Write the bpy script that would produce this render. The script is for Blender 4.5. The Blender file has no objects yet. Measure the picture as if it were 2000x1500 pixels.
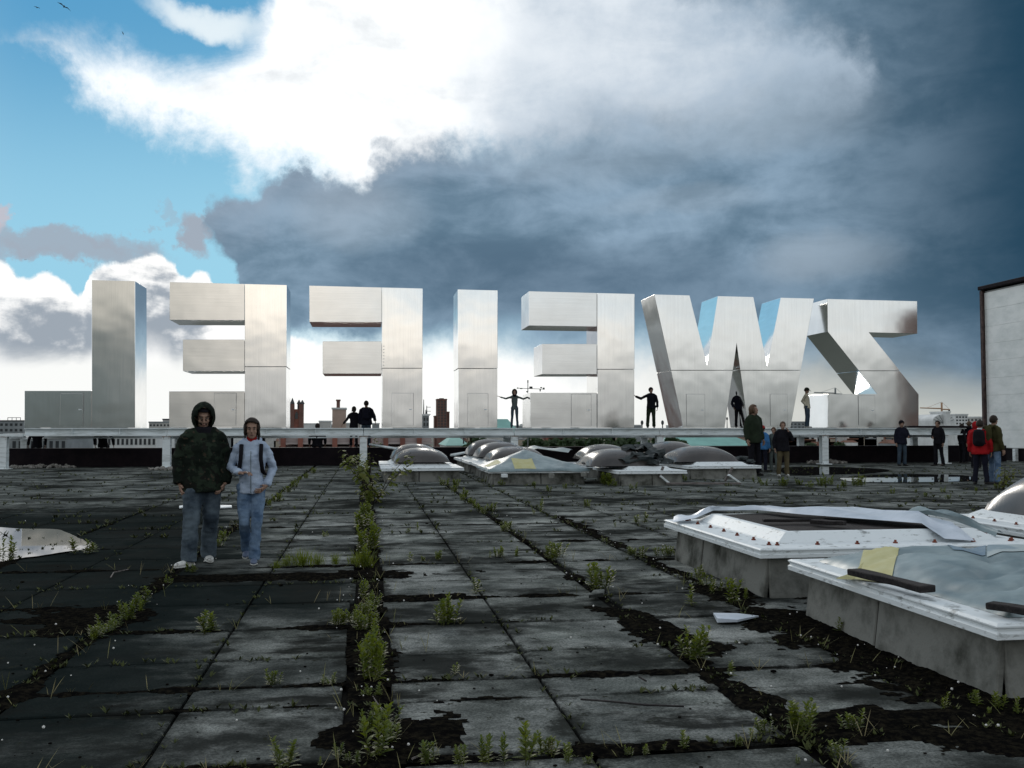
import bpy, bmesh, math, random
from mathutils import Vector, Matrix, noise
R=math.radians; PI=math.pi
random.seed(11)
S=bpy.context.scene; COL=S.collection
# ------------------------------------------------------------------ camera
F_=1900.; EYE=1.55; YAW=R(8.53); PIT=math.atan(84/1900)
cd=bpy.data.cameras.new('camera'); cam=bpy.data.objects.new('camera',cd); COL.objects.link(cam)
cd.sensor_width=36; cd.lens=34.2; cd.clip_start=.05; cd.clip_end=20000
cam.location=(0,0,EYE); cam.rotation_euler=(PI/2+PIT,0,-YAW); S.camera=cam
def ray(px,py):            # photo pixel (2000x1500) -> world direction
    x=(px-1000)/F_; z=-(py-750)/F_
    y2=math.cos(PIT)-z*math.sin(PIT); z2=math.sin(PIT)+z*math.cos(PIT)
    return Vector((x*math.cos(YAW)+y2*math.sin(YAW),-x*math.sin(YAW)+y2*math.cos(YAW),z2))
def G(px,py,z=0.):
    r=ray(px,py); k=(z-EYE)/r.z; return Vector((r.x*k,r.y*k,z))
def PY(px,py,Y):
    r=ray(px,py); k=Y/r.y; return Vector((r.x*k,Y,EYE+r.z*k))
# ------------------------------------------------------------------ world (sky with clouds)
W=bpy.data.worlds.new('World'); S.world=W; W.use_nodes=True; nt=W.node_tree; nt.nodes.clear()
SUN_EL=R(22); SUN_AZ=-math.atan(350/1900)      # sun veiled by the white cloud
class X:
    def __init__(s,v): s.v=v
    def _m(s,op,*a):
        n=nt.nodes.new('ShaderNodeMath'); n.operation=op
        for i,q in enumerate((s,)+a):
            q=q.v if isinstance(q,X) else q
            if isinstance(q,(int,float)): n.inputs[i].default_value=q
            else: nt.links.new(q,n.inputs[i])
        return X(n.outputs[0])
    def __add__(s,o): return s._m('ADD',o)
    def __radd__(s,o): return s._m('ADD',o)
    def __sub__(s,o): return s._m('SUBTRACT',o)
    def __rsub__(s,o): return X(o)._m('SUBTRACT',s)
    def __mul__(s,o): return s._m('MULTIPLY',o)
    def __rmul__(s,o): return s._m('MULTIPLY',o)
    def __truediv__(s,o): return s._m('DIVIDE',o)
    def mx(s,o): return s._m('MAXIMUM',o)
    def mn(s,o): return s._m('MINIMUM',o)
    def abs(s): return s._m('ABSOLUTE')
def ss(x,a,b):
    n=nt.nodes.new('ShaderNodeMapRange'); n.interpolation_type='SMOOTHSTEP'
    nt.links.new(x.v,n.inputs['Value']); n.inputs['From Min'].default_value=min(a,b); n.inputs['From Max'].default_value=max(a,b)
    if a>b: n.inputs['To Min'].default_value=1; n.inputs['To Max'].default_value=0
    return X(n.outputs[0])
def gs(az,el,a0,e0,wa,we):    # soft round spot
    return (X(1.0)-((az-a0)/wa)*((az-a0)/wa)-((el-e0)/we)*((el-e0)/we)).mx(0.0)
def mc(f,a,b):
    n=nt.nodes.new('ShaderNodeMix'); n.data_type='RGBA'; n.clamp_result=False
    for i,q in ((0,f),(6,a),(7,b)):
        q=q.v if isinstance(q,X) else q
        if isinstance(q,(int,float)): n.inputs[i].default_value=q
        elif isinstance(q,tuple): n.inputs[i].default_value=q+(1,)
        else: nt.links.new(q,n.inputs[i])
    return n.outputs[2]
def cmul(c,f):
    n=nt.nodes.new('ShaderNodeVectorMath'); n.operation='SCALE'
    if isinstance(c,tuple): n.inputs[0].default_value=c
    else: nt.links.new(c,n.inputs[0])
    nt.links.new(f.v,n.inputs['Scale']); return n.outputs[0]
def ae(px,py):
    r=ray(px,py); a=math.degrees(math.atan2(r.x,r.y)-YAW); return a,math.degrees(math.asin(r.z/r.length))
def curve(az,pts):            # elevation (deg) as a function of azimuth, from cloud outline points
    n=nt.nodes.new('ShaderNodeFloatCurve'); c=n.mapping.curves[0]
    q=sorted([ae(*p) for p in pts]); q=[((a+40)/80,min(1,max(0,(e+8)/48))) for a,e in q]
    c.points[0].location=q[0]; c.points[1].location=q[-1]
    for p in q[1:-1]: c.points.new(*p)
    n.mapping.update()
    nt.links.new(((az+40.)/80.).v,n.inputs['Value']); return X(n.outputs[0])*48.-8.
tc=nt.nodes.new('ShaderNodeTexCoord'); sep=nt.nodes.new('ShaderNodeSeparateXYZ'); nt.links.new(tc.outputs['Generated'],sep.inputs[0])
dx,dy,dz=[X(sep.outputs[i]) for i in range(3)]
fx=dx*math.cos(YAW)-dy*math.sin(YAW); fy=dx*math.sin(YAW)+dy*math.cos(YAW)
az=fx._m('ARCTAN2',fy)*(180/PI); el=dz.mn(1.).mx(-1.)._m('ARCSINE')*(180/PI)
def nz(scale,det=7,rough=.55,sx=1.,sz=1.,off=0.,dist=0.):
    m=nt.nodes.new('ShaderNodeMapping'); nt.links.new(tc.outputs['Generated'],m.inputs[0])
    m.inputs['Scale'].default_value=(sx,sx,sz); m.inputs['Location'].default_value=(off,off*.7,off*1.3)
    n=nt.nodes.new('ShaderNodeTexNoise'); n.inputs['Scale'].default_value=scale; n.inputs['Detail'].default_value=det
    n.inputs['Roughness'].default_value=rough; n.inputs['Distortion'].default_value=dist
    nt.links.new(m.outputs[0],n.inputs['Vector']); return X(n.outputs[0])-.5
w1=nz(9,9,.6,off=3.1); w2=nz(9,9,.6,off=8.7); wf=nz(28,6,.65,off=1.3); big=nz(3.2,5,.5,off=5.,sz=2.2); mid=nz(8,6,.55,off=12.,sz=2.6,dist=.4)
elw=el+w1*5.+wf*1.4; azw=az+w2*5.
els=el+w1*6.5+wf*2.6; azs=az+w2*6.+wf*2.
# clear blue from the Sky Texture, tinted to the photograph's cyan
sky=nt.nodes.new('ShaderNodeTexSky'); sky.sky_type='NISHITA'; sky.sun_disc=False
sky.sun_elevation=SUN_EL; sky.sun_rotation=YAW+SUN_AZ; sky.air_density=1.2; sky.dust_density=.6; sky.ozone_density=2.5
nish=cmul(sky.outputs[0],X(.028)+el*0.)
n=nt.nodes.new('ShaderNodeMix'); n.data_type='RGBA'; n.blend_type='MULTIPLY'; n.inputs[0].default_value=1; n.clamp_result=False
nt.links.new(nish,n.inputs[6]); n.inputs[7].default_value=(.55,1.0,1.1,1); nish=n.outputs[2]
blue=mc(.80,nish,mc(ss(el,9,23),(.36,.71,.93),(.10,.38,.68)))
col=blue
# small grey clouds low on the left
for (px,py,wa,we,k) in ((150,478,4.2,.75,.9),(60,490,2.2,.5,.7),(230,462,1.7,.5,.7),(357,447,1.2,.85,1.),(4,436,1.0,.8,.7),(300,425,.5,.4,.4)):
    a0,e0=ae(px,py); g=gs(az+w2*9.+wf*3.,el+w1*5.+wf*2.5,a0,e0,wa*1.15,we*1.25)
    col=mc(ss(g,0.,.8)*k,col,(.36,.42,.50) if px>10 else (.62,.5,.52))
# cumulus at lower left
D=curve(az+w2*2.2,[(-400,520),(-100,490),(0,500),(30,520),(60,545),(95,535),(125,550),(150,575),(170,525),(235,505),(290,490),(340,515),(355,545),(375,520),(408,545),(430,600),(520,640),(700,700),(1500,900),(2100,930)])
dD=D-(el+w1*1.6+wf*1.2)
shD=ss(mid*2.4+wf*1.2+dD*.13,.02,.50)*ss(dD,6.2,4.0)
colD=mc(shD,(1.05,1.05,1.04),(.34,.39,.45))
colD=mc(ss(el+mid*3.,4.6,2.8),colD,(.97,.98,.96))
col=mc(ss(dD,-.12,.22),col,colD)
# big white cloud
At=curve(azw,[(-600,400),(90,100),(125,84),(170,78),(240,100),(330,150),(400,125),(450,90),(500,50),(560,-60),(640,-260),(1400,-300),(2300,-300)])
Ab=curve(azw,[(-600,-200),(80,60),(120,95),(170,165),(260,250),(330,275),(400,270),(480,300),(560,330),(640,370),(760,380),(900,330),(1400,330),(2300,330)])
dA=(elw-Ab).mn(At-elw)
colA=mc(ss(big*1.2+mid*1.2+wf*.5,-.02,.42),(1.12,1.14,1.15),(.78,.82,.85))
veil=mc(ss(big*.9+mid*.9+wf*.5+(az*.034),-.30,.62),(.80,.86,.92),(.42,.52,.63))
colAB=mc(ss(az+w2*8.,-4.2,.5),colA,veil)
wsp=nz(5,11,.72,off=21.,dist=.8)
col=mc(ss(dA+mid*2.+wsp*5.+wf*2.5,-1.4,2.3),col,colAB)
a1,e1=ae(400,25); wisp=gs(az+w2*5.,el+w1*5.,a1,e1,4.5,1.1); col=mc(ss(wisp,0.,1.)*.75,col,(1.0,1.05,1.05))
# dark rain cloud bank
Ct=curve(azs,[(-600,980),(300,600),(375,430),(388,395),(440,372),(500,345),(570,325),(640,345),(700,335),(770,285),(850,290),(960,275),(1060,255),(1200,215),(1350,180),(1500,160),(1650,150),(1750,-50),(2400,-300)])
Cb=curve(azw,[(-600,-200),(350,300),(372,420),(430,470),(462,520),(480,575),(560,655),(650,672),(800,682),(980,690),(1100,715),(1250,700),(1400,730),(1560,742),(1700,790),(1850,860),(2400,990)])
Cu=curve(azs,[(-600,-300),(1250,-250),(1330,-40),(1420,20),(1520,50),(1600,110),(1690,200),(1800,400),(2400,700)])
dCt=(Ct-els); dC=(elw-Cb).mn(dCt); dU=els-Cu
soft=ss(az,-13,9)*3.6+.95
mC=((dC.mx(dU)+soft*.35)/soft).mx(0.).mn(1.)
mC=mC*mC*(3.-2.*mC)
band=gs(az,el+mid*3.,ae(1120,545)[0],ae(1120,545)[1],17,3.0)
lump=nz(11,9,.6,off=33.,sz=1.9,dist=.5)
tone=(big*.75+mid*.9+lump*.95+wf*.3)
cdk=mc(ss(tone,-.34,.34),(.115,.195,.275),(.285,.405,.53))
cdk=mc(band*.55,cdk,(.068,.12,.185))
cdk=mc(ss(dCt,3.6,-.5)*ss(az,14,-6)*.55,cdk,(.30,.36,.44))
for (px,py,wa,we,k) in ((1620,505,5.,1.9,.5),(1500,215,8,3.2,.45),(700,420,5,2.5,.3),(1150,300,9,2.2,.25),(1330,395,6,1.,.2)):
    a0,e0=ae(px,py); cdk=mc(ss(gs(az,el+w1*3.,a0,e0,wa,we),0.,1.)*k,cdk,(.42,.50,.58))
cdk=mc(ss(az,13,31)*ss(el,-1.,9.)*1.,cdk,(.010,.048,.09))
cdk=mc(ss(el+mid*3.,7.,.5)*ss(az,5.,13.)*ss(az,27.,18.)*.85,cdk,(.31,.355,.365))
cdk=mc(ss(el+mid*2.,3.6,.2)*ss(az,8.,15.)*.8,cdk,(.60,.61,.56))
# bright strip above the horizon
hz=mc(ss(az+mid*6.,1,22),(1.04,1.05,1.03),(.55,.56,.52))
col=mc(ss(elw,6.5,3.0)*ss(az,-17,-13),col,hz)
col=mc(mC,col,cdk)
# the rest of the dome: broken overcast, brightest on the camera's back side low down
ab=az.abs()
gen=mc(ss(mid*1.3+big*1.4,-.35,.35),(.32,.38,.45),(.80,.84,.88))
gen=mc(ss(el,34,9)*.9,gen,mc(ss(ab,62,92),(.72,.78,.82),(1.65,1.72,1.76)))
uu=dx/(dy.mn(-.15)*-1.)            # -.3 ... +.6 across the sky mirrored by the letters
lim=X(3.9)-uu*1.2+ss(uu,.05,-.25)*1.6+mid*2.5+w1*2.
lowc=mc(ss(uu,-.13,-.24),(.56,.565,.56),(.12,.15,.155))
lowc=mc(ss(uu+mid*.2,.20,.36),lowc,(.36,.385,.385))
hic=mc(ss(el-lim+mid*1.5,1.6,3.4)*ss(uu,-.12,.08),(1.36,1.25,1.10),(.78,.88,.95))
hic=mc(ss(uu,-.1,-.24),hic,(.62,.60,.54))
hic=mc(ss(uu,.15,.34)*.8,hic,(.74,.79,.81))
hic=mc(ss(big+mid*.6,.0,.4)*.30,hic,(.60,.62,.63))
back=mc(ss(el-lim,-.5,1.0),lowc,hic)
back=mc(ss(el+mid*4.,14,26),back,(.55,.60,.66))
gen=mc(ss(ab,95,130)*ss(el,38,20),gen,back)
col=mc(ss(az,-26,-42)*.65,col,(.60,.76,.90))
col=mc(ss(el,27,42).mx(ss(ab,31,46)),col,gen)
col=mc(ss(el,-.3,-3.),col,(.05,.05,.05))
bg=nt.nodes.new('ShaderNodeBackground'); out=nt.nodes.new('ShaderNodeOutputWorld')
nt.links.new(col,bg.inputs[0]); bg.inputs[1].default_value=1.0; nt.links.new(bg.outputs[0],out.inputs[0])
# ------------------------------------------------------------------ sun, exposure
sl=bpy.data.lights.new('sun','SUN'); sl.energy=.9; sl.angle=R(14); sl.color=(1,.94,.85)
so=bpy.data.objects.new('sun',sl); COL.objects.link(so)
sdir=Vector((math.sin(YAW+SUN_AZ)*math.cos(SUN_EL),math.cos(YAW+SUN_AZ)*math.cos(SUN_EL),math.sin(SUN_EL)))
so.rotation_euler=sdir.to_track_quat('Z','Y').to_euler()
vs=S.view_settings; vs.view_transform='Standard'; vs.look='None'; vs.exposure=0; vs.gamma=1
# ------------------------------------------------------------------ materials
MATS={}
def mat(name,c,r=.7,metal=0.,c2=None,sc=4.,lo=.4,hi=.62,bump=0.,bsc=30.,stretch=(1,1,1),spec=.3,coat=0.,det=8,trans=0.,sheet=False,alpha=1.):
    if name in MATS: return MATS[name]
    m=bpy.data.materials.new(name); m.use_nodes=True; t=m.node_tree; b=t.nodes['Principled BSDF']
    b.inputs['Base Color'].default_value=(*c,1); b.inputs['Roughness'].default_value=r; b.inputs['Metallic'].default_value=metal
    b.inputs['Specular IOR Level'].default_value=spec; b.inputs['Coat Weight'].default_value=coat; b.inputs['Transmission Weight'].default_value=trans
    b.inputs['Alpha'].default_value=alpha
    g=t.nodes.new('ShaderNodeNewGeometry'); mp=t.nodes.new('ShaderNodeMapping'); t.links.new(g.outputs['Position'],mp.inputs[0]); mp.inputs['Scale'].default_value=stretch
    if c2:
        n=t.nodes.new('ShaderNodeTexNoise'); n.inputs['Scale'].default_value=sc; n.inputs['Detail'].default_value=det; n.inputs['Roughness'].default_value=.62
        t.links.new(mp.outputs[0],n.inputs[0])
        mr=t.nodes.new('ShaderNodeMapRange'); mr.inputs[1].default_value=lo; mr.inputs[2].default_value=hi; t.links.new(n.outputs[0],mr.inputs[0])
        x=t.nodes.new('ShaderNodeMix'); x.data_type='RGBA'; x.inputs[6].default_value=(*c,1); x.inputs[7].default_value=(*c2,1)
        t.links.new(mr.outputs[0],x.inputs[0]); t.links.new(x.outputs[2],b.inputs['Base Color'])
    if bump:
        n=t.nodes.new('ShaderNodeTexNoise'); n.inputs['Scale'].default_value=bsc; n.inputs['Detail'].default_value=5; t.links.new(mp.outputs[0],n.inputs[0])
        u=t.nodes.new('ShaderNodeBump'); u.inputs['Strength'].default_value=bump; u.inputs['Distance'].default_value=.012
        t.links.new(n.outputs[0],u.inputs['Height']); t.links.new(u.outputs[0],b.inputs['Normal'])
    if name in ('dark_soil','bitumen','curb_concrete'): b.inputs['IOR'].default_value=1.06
    if name=='still_water': b.inputs['IOR'].default_value=1.33
    MATS[name]=m; return m
def concrete():
    m=bpy.data.materials.new('weathered_concrete'); m.use_nodes=True; t=m.node_tree; b=t.nodes['Principled BSDF']
    g=t.nodes.new('ShaderNodeNewGeometry')
    def nn(sc,det,st=(1,1,1),rough=.6,loc=0):
        mp=t.nodes.new('ShaderNodeMapping'); t.links.new(g.outputs['Position'],mp.inputs[0]); mp.inputs['Scale'].default_value=st; mp.inputs['Location'].default_value=(loc,loc,0)
        n=t.nodes.new('ShaderNodeTexNoise'); n.inputs['Scale'].default_value=sc; n.inputs['Detail'].default_value=det; n.inputs['Roughness'].default_value=rough
        t.links.new(mp.outputs[0],n.inputs[0]); return n.outputs[0]
    def rng(v,a,b_):
        r=t.nodes.new('ShaderNodeMapRange'); r.interpolation_type='SMOOTHSTEP'; r.inputs[1].default_value=a; r.inputs[2].default_value=b_; t.links.new(v,r.inputs[0]); return r.outputs[0]
    def mix(f,a,b_,bt='MIX'):
        x=t.nodes.new('ShaderNodeMix'); x.data_type='RGBA'; x.blend_type=bt
        for i,q in ((0,f),(6,a),(7,b_)):
            if isinstance(q,float): x.inputs[i].default_value=q
            elif isinstance(q,tuple): x.inputs[i].default_value=(*q,1)
            else: t.links.new(q,x.inputs[i])
        return x.outputs[2]
    oi=t.nodes.new('ShaderNodeObjectInfo')
    c=mix(rng(nn(1.1,8,(1,1.2,1),.65),.34,.66),(.12,.132,.128),(.36,.378,.365))
    c=mix(rng(oi.outputs['Random'],0,1),c,mix(1.0,c,(.68,.69,.68),'MULTIPLY'))
    c=mix(rng(nn(60,4,(1,1,1),.8),.40,.60),c,mix(1.0,c,(.52,.53,.53),'MULTIPLY'))
    c=mix(rng(nn(2.6,9,(1,1,1),.66,31.),.42,.64),c,mix(1.0,c,(.55,.56,.55),'MULTIPLY'))
    c=mix(rng(nn(.9,8,(1,1,1),.62,51.),.50,.68),c,mix(1.0,c,(1.4,1.41,1.38),'MULTIPLY'))
    # dirt that creeps in from the joints of each slab
    tc=t.nodes.new('ShaderNodeTexCoord'); sp=t.nodes.new('ShaderNodeSeparateXYZ'); t.links.new(tc.outputs['Generated'],sp.inputs[0])
    def mt(op,a,b_=None):
        n=t.nodes.new('ShaderNodeMath'); n.operation=op
        for i_,q in enumerate((a,b_)):
            if q is None: continue
            if isinstance(q,(int,float)): n.inputs[i_].default_value=q
            else: t.links.new(q,n.inputs[i_])
        return n.outputs[0]
    gx=mt('MINIMUM',sp.outputs[0],mt('SUBTRACT',1.,sp.outputs[0])); gy=mt('MINIMUM',sp.outputs[1],mt('SUBTRACT',1.,sp.outputs[1]))
    e=mt('ADD',mt('MINIMUM',gx,gy),mt('MULTIPLY',mt('SUBTRACT',.5,nn(2.2,10,(1,1,1),.78,71.)),1.25))
    c=mix(mt('MULTIPLY',rng(mt('SUBTRACT',.10,e),.0,.16),.9),c,(.022,.024,.022))
    # blackened left part and cross band of the roof, wet rim round the puddle
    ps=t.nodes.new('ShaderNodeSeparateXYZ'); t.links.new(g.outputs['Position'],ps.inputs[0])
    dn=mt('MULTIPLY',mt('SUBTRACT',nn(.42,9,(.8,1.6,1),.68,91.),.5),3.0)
    blacken=mt('ADD',mt('MULTIPLY',mt('ADD',ps.outputs[0],.55),-.70),dn)
    blacken=mt('SUBTRACT',mt('MINIMUM',blacken,1.6),mt('MULTIPLY',mt('MAXIMUM',mt('SUBTRACT',ps.outputs[1],12.),0.),.16))
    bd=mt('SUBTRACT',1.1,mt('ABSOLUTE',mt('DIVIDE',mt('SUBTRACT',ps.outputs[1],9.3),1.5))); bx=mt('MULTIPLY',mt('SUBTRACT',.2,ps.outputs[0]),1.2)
    blacken=mt('MAXIMUM',blacken,mt('ADD',mt('MINIMUM',bd,bx),mt('MULTIPLY',dn,.6)))
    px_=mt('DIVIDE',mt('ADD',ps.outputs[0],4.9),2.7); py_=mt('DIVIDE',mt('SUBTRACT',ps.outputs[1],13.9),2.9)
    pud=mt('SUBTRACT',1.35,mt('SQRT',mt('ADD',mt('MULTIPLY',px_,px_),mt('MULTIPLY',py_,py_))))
    blacken=mt('MAXIMUM',blacken,mt('ADD',mt('MULTIPLY',pud,1.6),mt('MULTIPLY',dn,.5)))
    c=mix(mt('MULTIPLY',rng(blacken,.0,.75),.95),c,(.008,.012,.012))
    c=mix(mt('MULTIPLY',rng(nn(.6,10,(.75,1.0,1),.66,4.),.475,.61),.93),c,(.016,.018,.017))
    c=mix(mt('MULTIPLY',rng(nn(1.1,10,(.55,1.15,1),.68,14.),.54,.64),.9),c,(.012,.013,.012))
    c=mix(rng(nn(7,8,(1,1,1),.7,2.),.60,.67),c,(.022,.024,.018))
    t.links.new(c,b.inputs['Base Color']); b.inputs['Roughness'].default_value=.9; b.inputs['Specular IOR Level'].default_value=.02; b.inputs['IOR'].default_value=1.06
    u=t.nodes.new('ShaderNodeBump'); u.inputs['Strength'].default_value=.5; u.inputs['Distance'].default_value=.006; t.links.new(nn(90,6),u.inputs['Height']); t.links.new(u.outputs[0],b.inputs['Normal'])
    return m
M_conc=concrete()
def aluminium(name,axis,rough,an):
    m=bpy.data.materials.new(name); m.use_nodes=True; t=m.node_tree; b=t.nodes['Principled BSDF']
    b.inputs['Metallic'].default_value=1; b.inputs['Roughness'].default_value=rough
    b.inputs['Anisotropic'].default_value=an
    tg=t.nodes.new('ShaderNodeTangent'); tg.direction_type='RADIAL'; tg.axis=axis; t.links.new(tg.outputs[0],b.inputs['Tangent'])
    g=t.nodes.new('ShaderNodeNewGeometry'); mp=t.nodes.new('ShaderNodeMapping'); t.links.new(g.outputs['Position'],mp.inputs[0])
    mp.inputs['Scale'].default_value=(.6,1,45) if axis=='X' else (45,1,.6)
    n=t.nodes.new('ShaderNodeTexNoise'); n.inputs['Scale'].default_value=1.; n.inputs['Detail'].default_value=4; t.links.new(mp.outputs[0],n.inputs[0])
    n2=t.nodes.new('ShaderNodeTexNoise'); n2.inputs['Scale'].default_value=1.1; n2.inputs['Detail'].default_value=6; t.links.new(g.outputs['Position'],n2.inputs[0])
    ad=t.nodes.new('ShaderNodeMath'); ad.operation='ADD'; t.links.new(n.outputs[0],ad.inputs[0]); t.links.new(n2.outputs[0],ad.inputs[1])
    mr=t.nodes.new('ShaderNodeMapRange'); mr.inputs[1].default_value=.7; mr.inputs[2].default_value=1.3; t.links.new(ad.outputs[0],mr.inputs[0])
    x=t.nodes.new('ShaderNodeMix'); x.data_type='RGBA'; x.inputs[6].default_value=(.83,.825,.81,1); x.inputs[7].default_value=(.92,.915,.90,1)
    t.links.new(mr.outputs[0],x.inputs[0]); t.links.new(x.outputs[2],b.inputs['Base Color'])
    n3=t.nodes.new('ShaderNodeTexNoise'); n3.inputs['Scale'].default_value=.55; n3.inputs['Detail'].default_value=2; t.links.new(g.outputs['Position'],n3.inputs[0])
    u=t.nodes.new('ShaderNodeBump'); u.inputs['Strength'].default_value=.12; u.inputs['Distance'].default_value=.12; t.links.new(n3.outputs[0],u.inputs['Height']); t.links.new(u.outputs[0],b.inputs['Normal'])
    return m
M_stem=aluminium('brushed_aluminium_vertical','Z',.12,.2); M_arm=aluminium('brushed_aluminium_horizontal','X',.20,.35)
M_door=aluminium('aluminium_door_sheet','Z',.20,.0)
M_seam=mat('dark_seam',(.20,.20,.20),.7)
M_soil=mat('dark_soil',(.004,.004,.004),.95,c2=(.018,.016,.011),sc=25,lo=.45,hi=.7,bump=1.,bsc=60,spec=.015)
M_deck=mat('bitumen',(.006,.006,.006),.9,c2=(.014,.014,.013),sc=6,spec=.03)
M_wpaint=mat('white_painted_steel',(.72,.78,.80),.55,c2=(.42,.46,.46),sc=3.5,lo=.48,hi=.72,bump=.2,stretch=(.5,1,3))
M_wplas=mat('white_weathered_plastic',(.68,.73,.75),.5,c2=(.26,.28,.28),sc=9,lo=.56,hi=.68,bump=.25,bsc=25,stretch=(1,1,3))
M_curb=mat('curb_concrete',(.21,.215,.20),.85,c2=(.035,.037,.030),sc=2.4,lo=.44,hi=.68,bump=.5,bsc=50,spec=.04)
M_black=mat('black_tar',(.006,.004,.007),.75,c2=(.012,.008,.011),sc=3,spec=.15)
M_dome=mat('acrylic_dome',(.060,.055,.053),.27,c2=(.032,.030,.030),sc=1.3,spec=.42,coat=.12)
M_tarp=mat('plastic_tarpaulin',(.13,.185,.205),.42,c2=(.26,.33,.345),sc=2.2,lo=.4,hi=.65,bump=.35,bsc=5,spec=.5)
M_patch=mat('yellow_patch',(.46,.45,.24),.6,c2=(.42,.40,.18),sc=6,bump=.2,bsc=8)
M_patchd=mat('yellow_patch_dull',(.34,.32,.13),.6,c2=(.28,.27,.12),sc=6); M_bpatch=mat('blue_patch',(.13,.20,.27),.5,c2=(.18,.25,.30),sc=5)
M_ppatch=mat('pale_patch',(.36,.42,.43),.5,c2=(.22,.29,.33),sc=4,lo=.45,hi=.55)
M_sheet=mat('white_plastic_film',(.58,.64,.72),.35,c2=(.42,.48,.55),sc=3,bump=.3,bsc=6,spec=.5)
M_wood=mat('grey_old_wood',(.22,.20,.19),.85,c2=(.08,.07,.068),sc=3,stretch=(1,12,12),bump=.5,bsc=20)
M_dwood=mat('dark_rotten_wood',(.010,.009,.010),.9,c2=(.030,.026,.026),sc=4,stretch=(2,9,9),bump=.6,bsc=20)
M_rust=mat('rusty_bolt',(.22,.06,.035),.8,c2=(.09,.03,.02),sc=40)
M_rub=mat('rubble_stone',(.30,.29,.27),.9,c2=(.12,.115,.105),sc=8,bump=.4)
M_water=mat('still_water',(.02,.021,.02),.02,spec=.5,bump=.0)
def leafmat(name,c,c2):
    m=mat(name,c,.55,c2=c2,sc=9,lo=.35,hi=.65,spec=.3); b=m.node_tree.nodes['Principled BSDF']
    t=m.node_tree; o=t.nodes['Material Output']; tr=t.nodes.new('ShaderNodeBsdfTranslucent'); tr.inputs[0].default_value=(c[0]*1.6,c[1]*1.6,c[2],1)
    mx=t.nodes.new('ShaderNodeMixShader'); mx.inputs[0].default_value=.35; t.links.new(b.outputs[0],mx.inputs[1]); t.links.new(tr.outputs[0],mx.inputs[2]); t.links.new(mx.outputs[0],o.inputs[0])
    return m
M_leaf=leafmat('weed_leaf',(.125,.155,.018),(.030,.060,.012)); M_leafd=leafmat('sapling_leaf',(.070,.095,.018),(.15,.15,.03)); M_tree=leafmat('tree_leaf',(.022,.045,.018),(.045,.075,.03))
M_stemw=mat('green_stem',(.06,.07,.02),.7)
M_bark=mat('bark',(.05,.04,.03),.9)
# ------------------------------------------------------------------ mesh helpers
def obj(name,bm,m,parent=None,smooth=False):
    me=bpy.data.meshes.new(name); bm.normal_update(); bm.to_mesh(me); bm.free()
    for q in (m if isinstance(m,(list,tuple)) else [m]): me.materials.append(q)
    if smooth:
        for p in me.polygons: p.use_smooth=True
    o=bpy.data.objects.new(name,me); COL.objects.link(o)
    if parent: o.parent=parent
    return o
def tag(o,label,cat,group=None,kind=None):
    o['label']=label
    if cat: o['category']=cat
    if group: o['group']=group
    if kind: o['kind']=kind
    return o
def thing(name,label,cat,loc=(0,0,0),rz=0,group=None):
    o=bpy.data.objects.new(name,None); COL.objects.link(o); o.location=loc; o.rotation_euler=(0,0,rz); o.empty_display_size=.2
    return tag(o,label,cat,group)
def struct(o): o['kind']='structure'; return o
def box(bm,x0,x1,y0,y1,z0,z1,bev=0.,mi=0,M=None):
    r=bmesh.ops.create_cube(bm,size=1); v=r['verts']
    for q in v: q.co=Vector((x0+(q.co.x+.5)*(x1-x0),y0+(q.co.y+.5)*(y1-y0),z0+(q.co.z+.5)*(z1-z0)))
    fs=set(f for q in v for f in q.link_faces)
    if bev:
        es=list(set(e for q in v for e in q.link_edges)); r=bmesh.ops.bevel(bm,geom=es,offset=bev,segments=1,affect='EDGES'); fs|=set(r['faces']); fs=set(f for f in fs if f.is_valid)
    if M: bmesh.ops.transform(bm,matrix=M,verts=list(set(q for f in fs for q in f.verts)))
    for f in fs: f.material_index=mi
def prism(bm,poly,y0,y1,bev=0.):     # poly in (x,z)
    a=[bm.verts.new((x,y0,z)) for x,z in poly]; b=[bm.verts.new((x,y1,z)) for x,z in poly]; n=len(poly)
    fs=[bm.faces.new(a),bm.faces.new(b[::-1])]
    for i in range(n): fs.append(bm.faces.new((a[(i+1)%n],a[i],b[i],b[(i+1)%n])))
    bmesh.ops.recalc_face_normals(bm,faces=fs)
    if bev: bmesh.ops.bevel(bm,geom=list(set(e for f in fs for e in f.edges)),offset=bev,segments=1,affect='EDGES')
def tube(bm,pts,rad,n=8,cap=True,flat=None,mi=0):
    """closed tube through pts; rad: list of radius or (rx,ry); flat: side axis hint"""
    rings=[]; pts=[Vector(p) for p in pts]
    for i,p in enumerate(pts):
        d=(pts[min(i+1,len(pts)-1)]-pts[max(i-1,0)]).normalized()
        s=Vector(flat) if flat else (Vector((1,0,0)) if abs(d.x)<.8 else Vector((0,1,0)))
        u=(s-d*s.dot(d)).normalized(); v=d.cross(u)
        r=rad[i] if isinstance(rad,list) else rad
        rx,ry=r if isinstance(r,(tuple,list)) else (r,r)
        rings.append([bm.verts.new(p+u*(rx*math.cos(2*PI*k/n))+v*(ry*math.sin(2*PI*k/n))) for k in range(n)])
    fs=[]
    for a,b in zip(rings,rings[1:]):
        for k in range(n): fs.append(bm.faces.new((a[k],a[(k+1)%n],b[(k+1)%n],b[k])))
    if cap: fs.append(bm.faces.new(rings[0][::-1])); fs.append(bm.faces.new(rings[-1]))
    for f in fs: f.material_index=mi
    return fs
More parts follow.
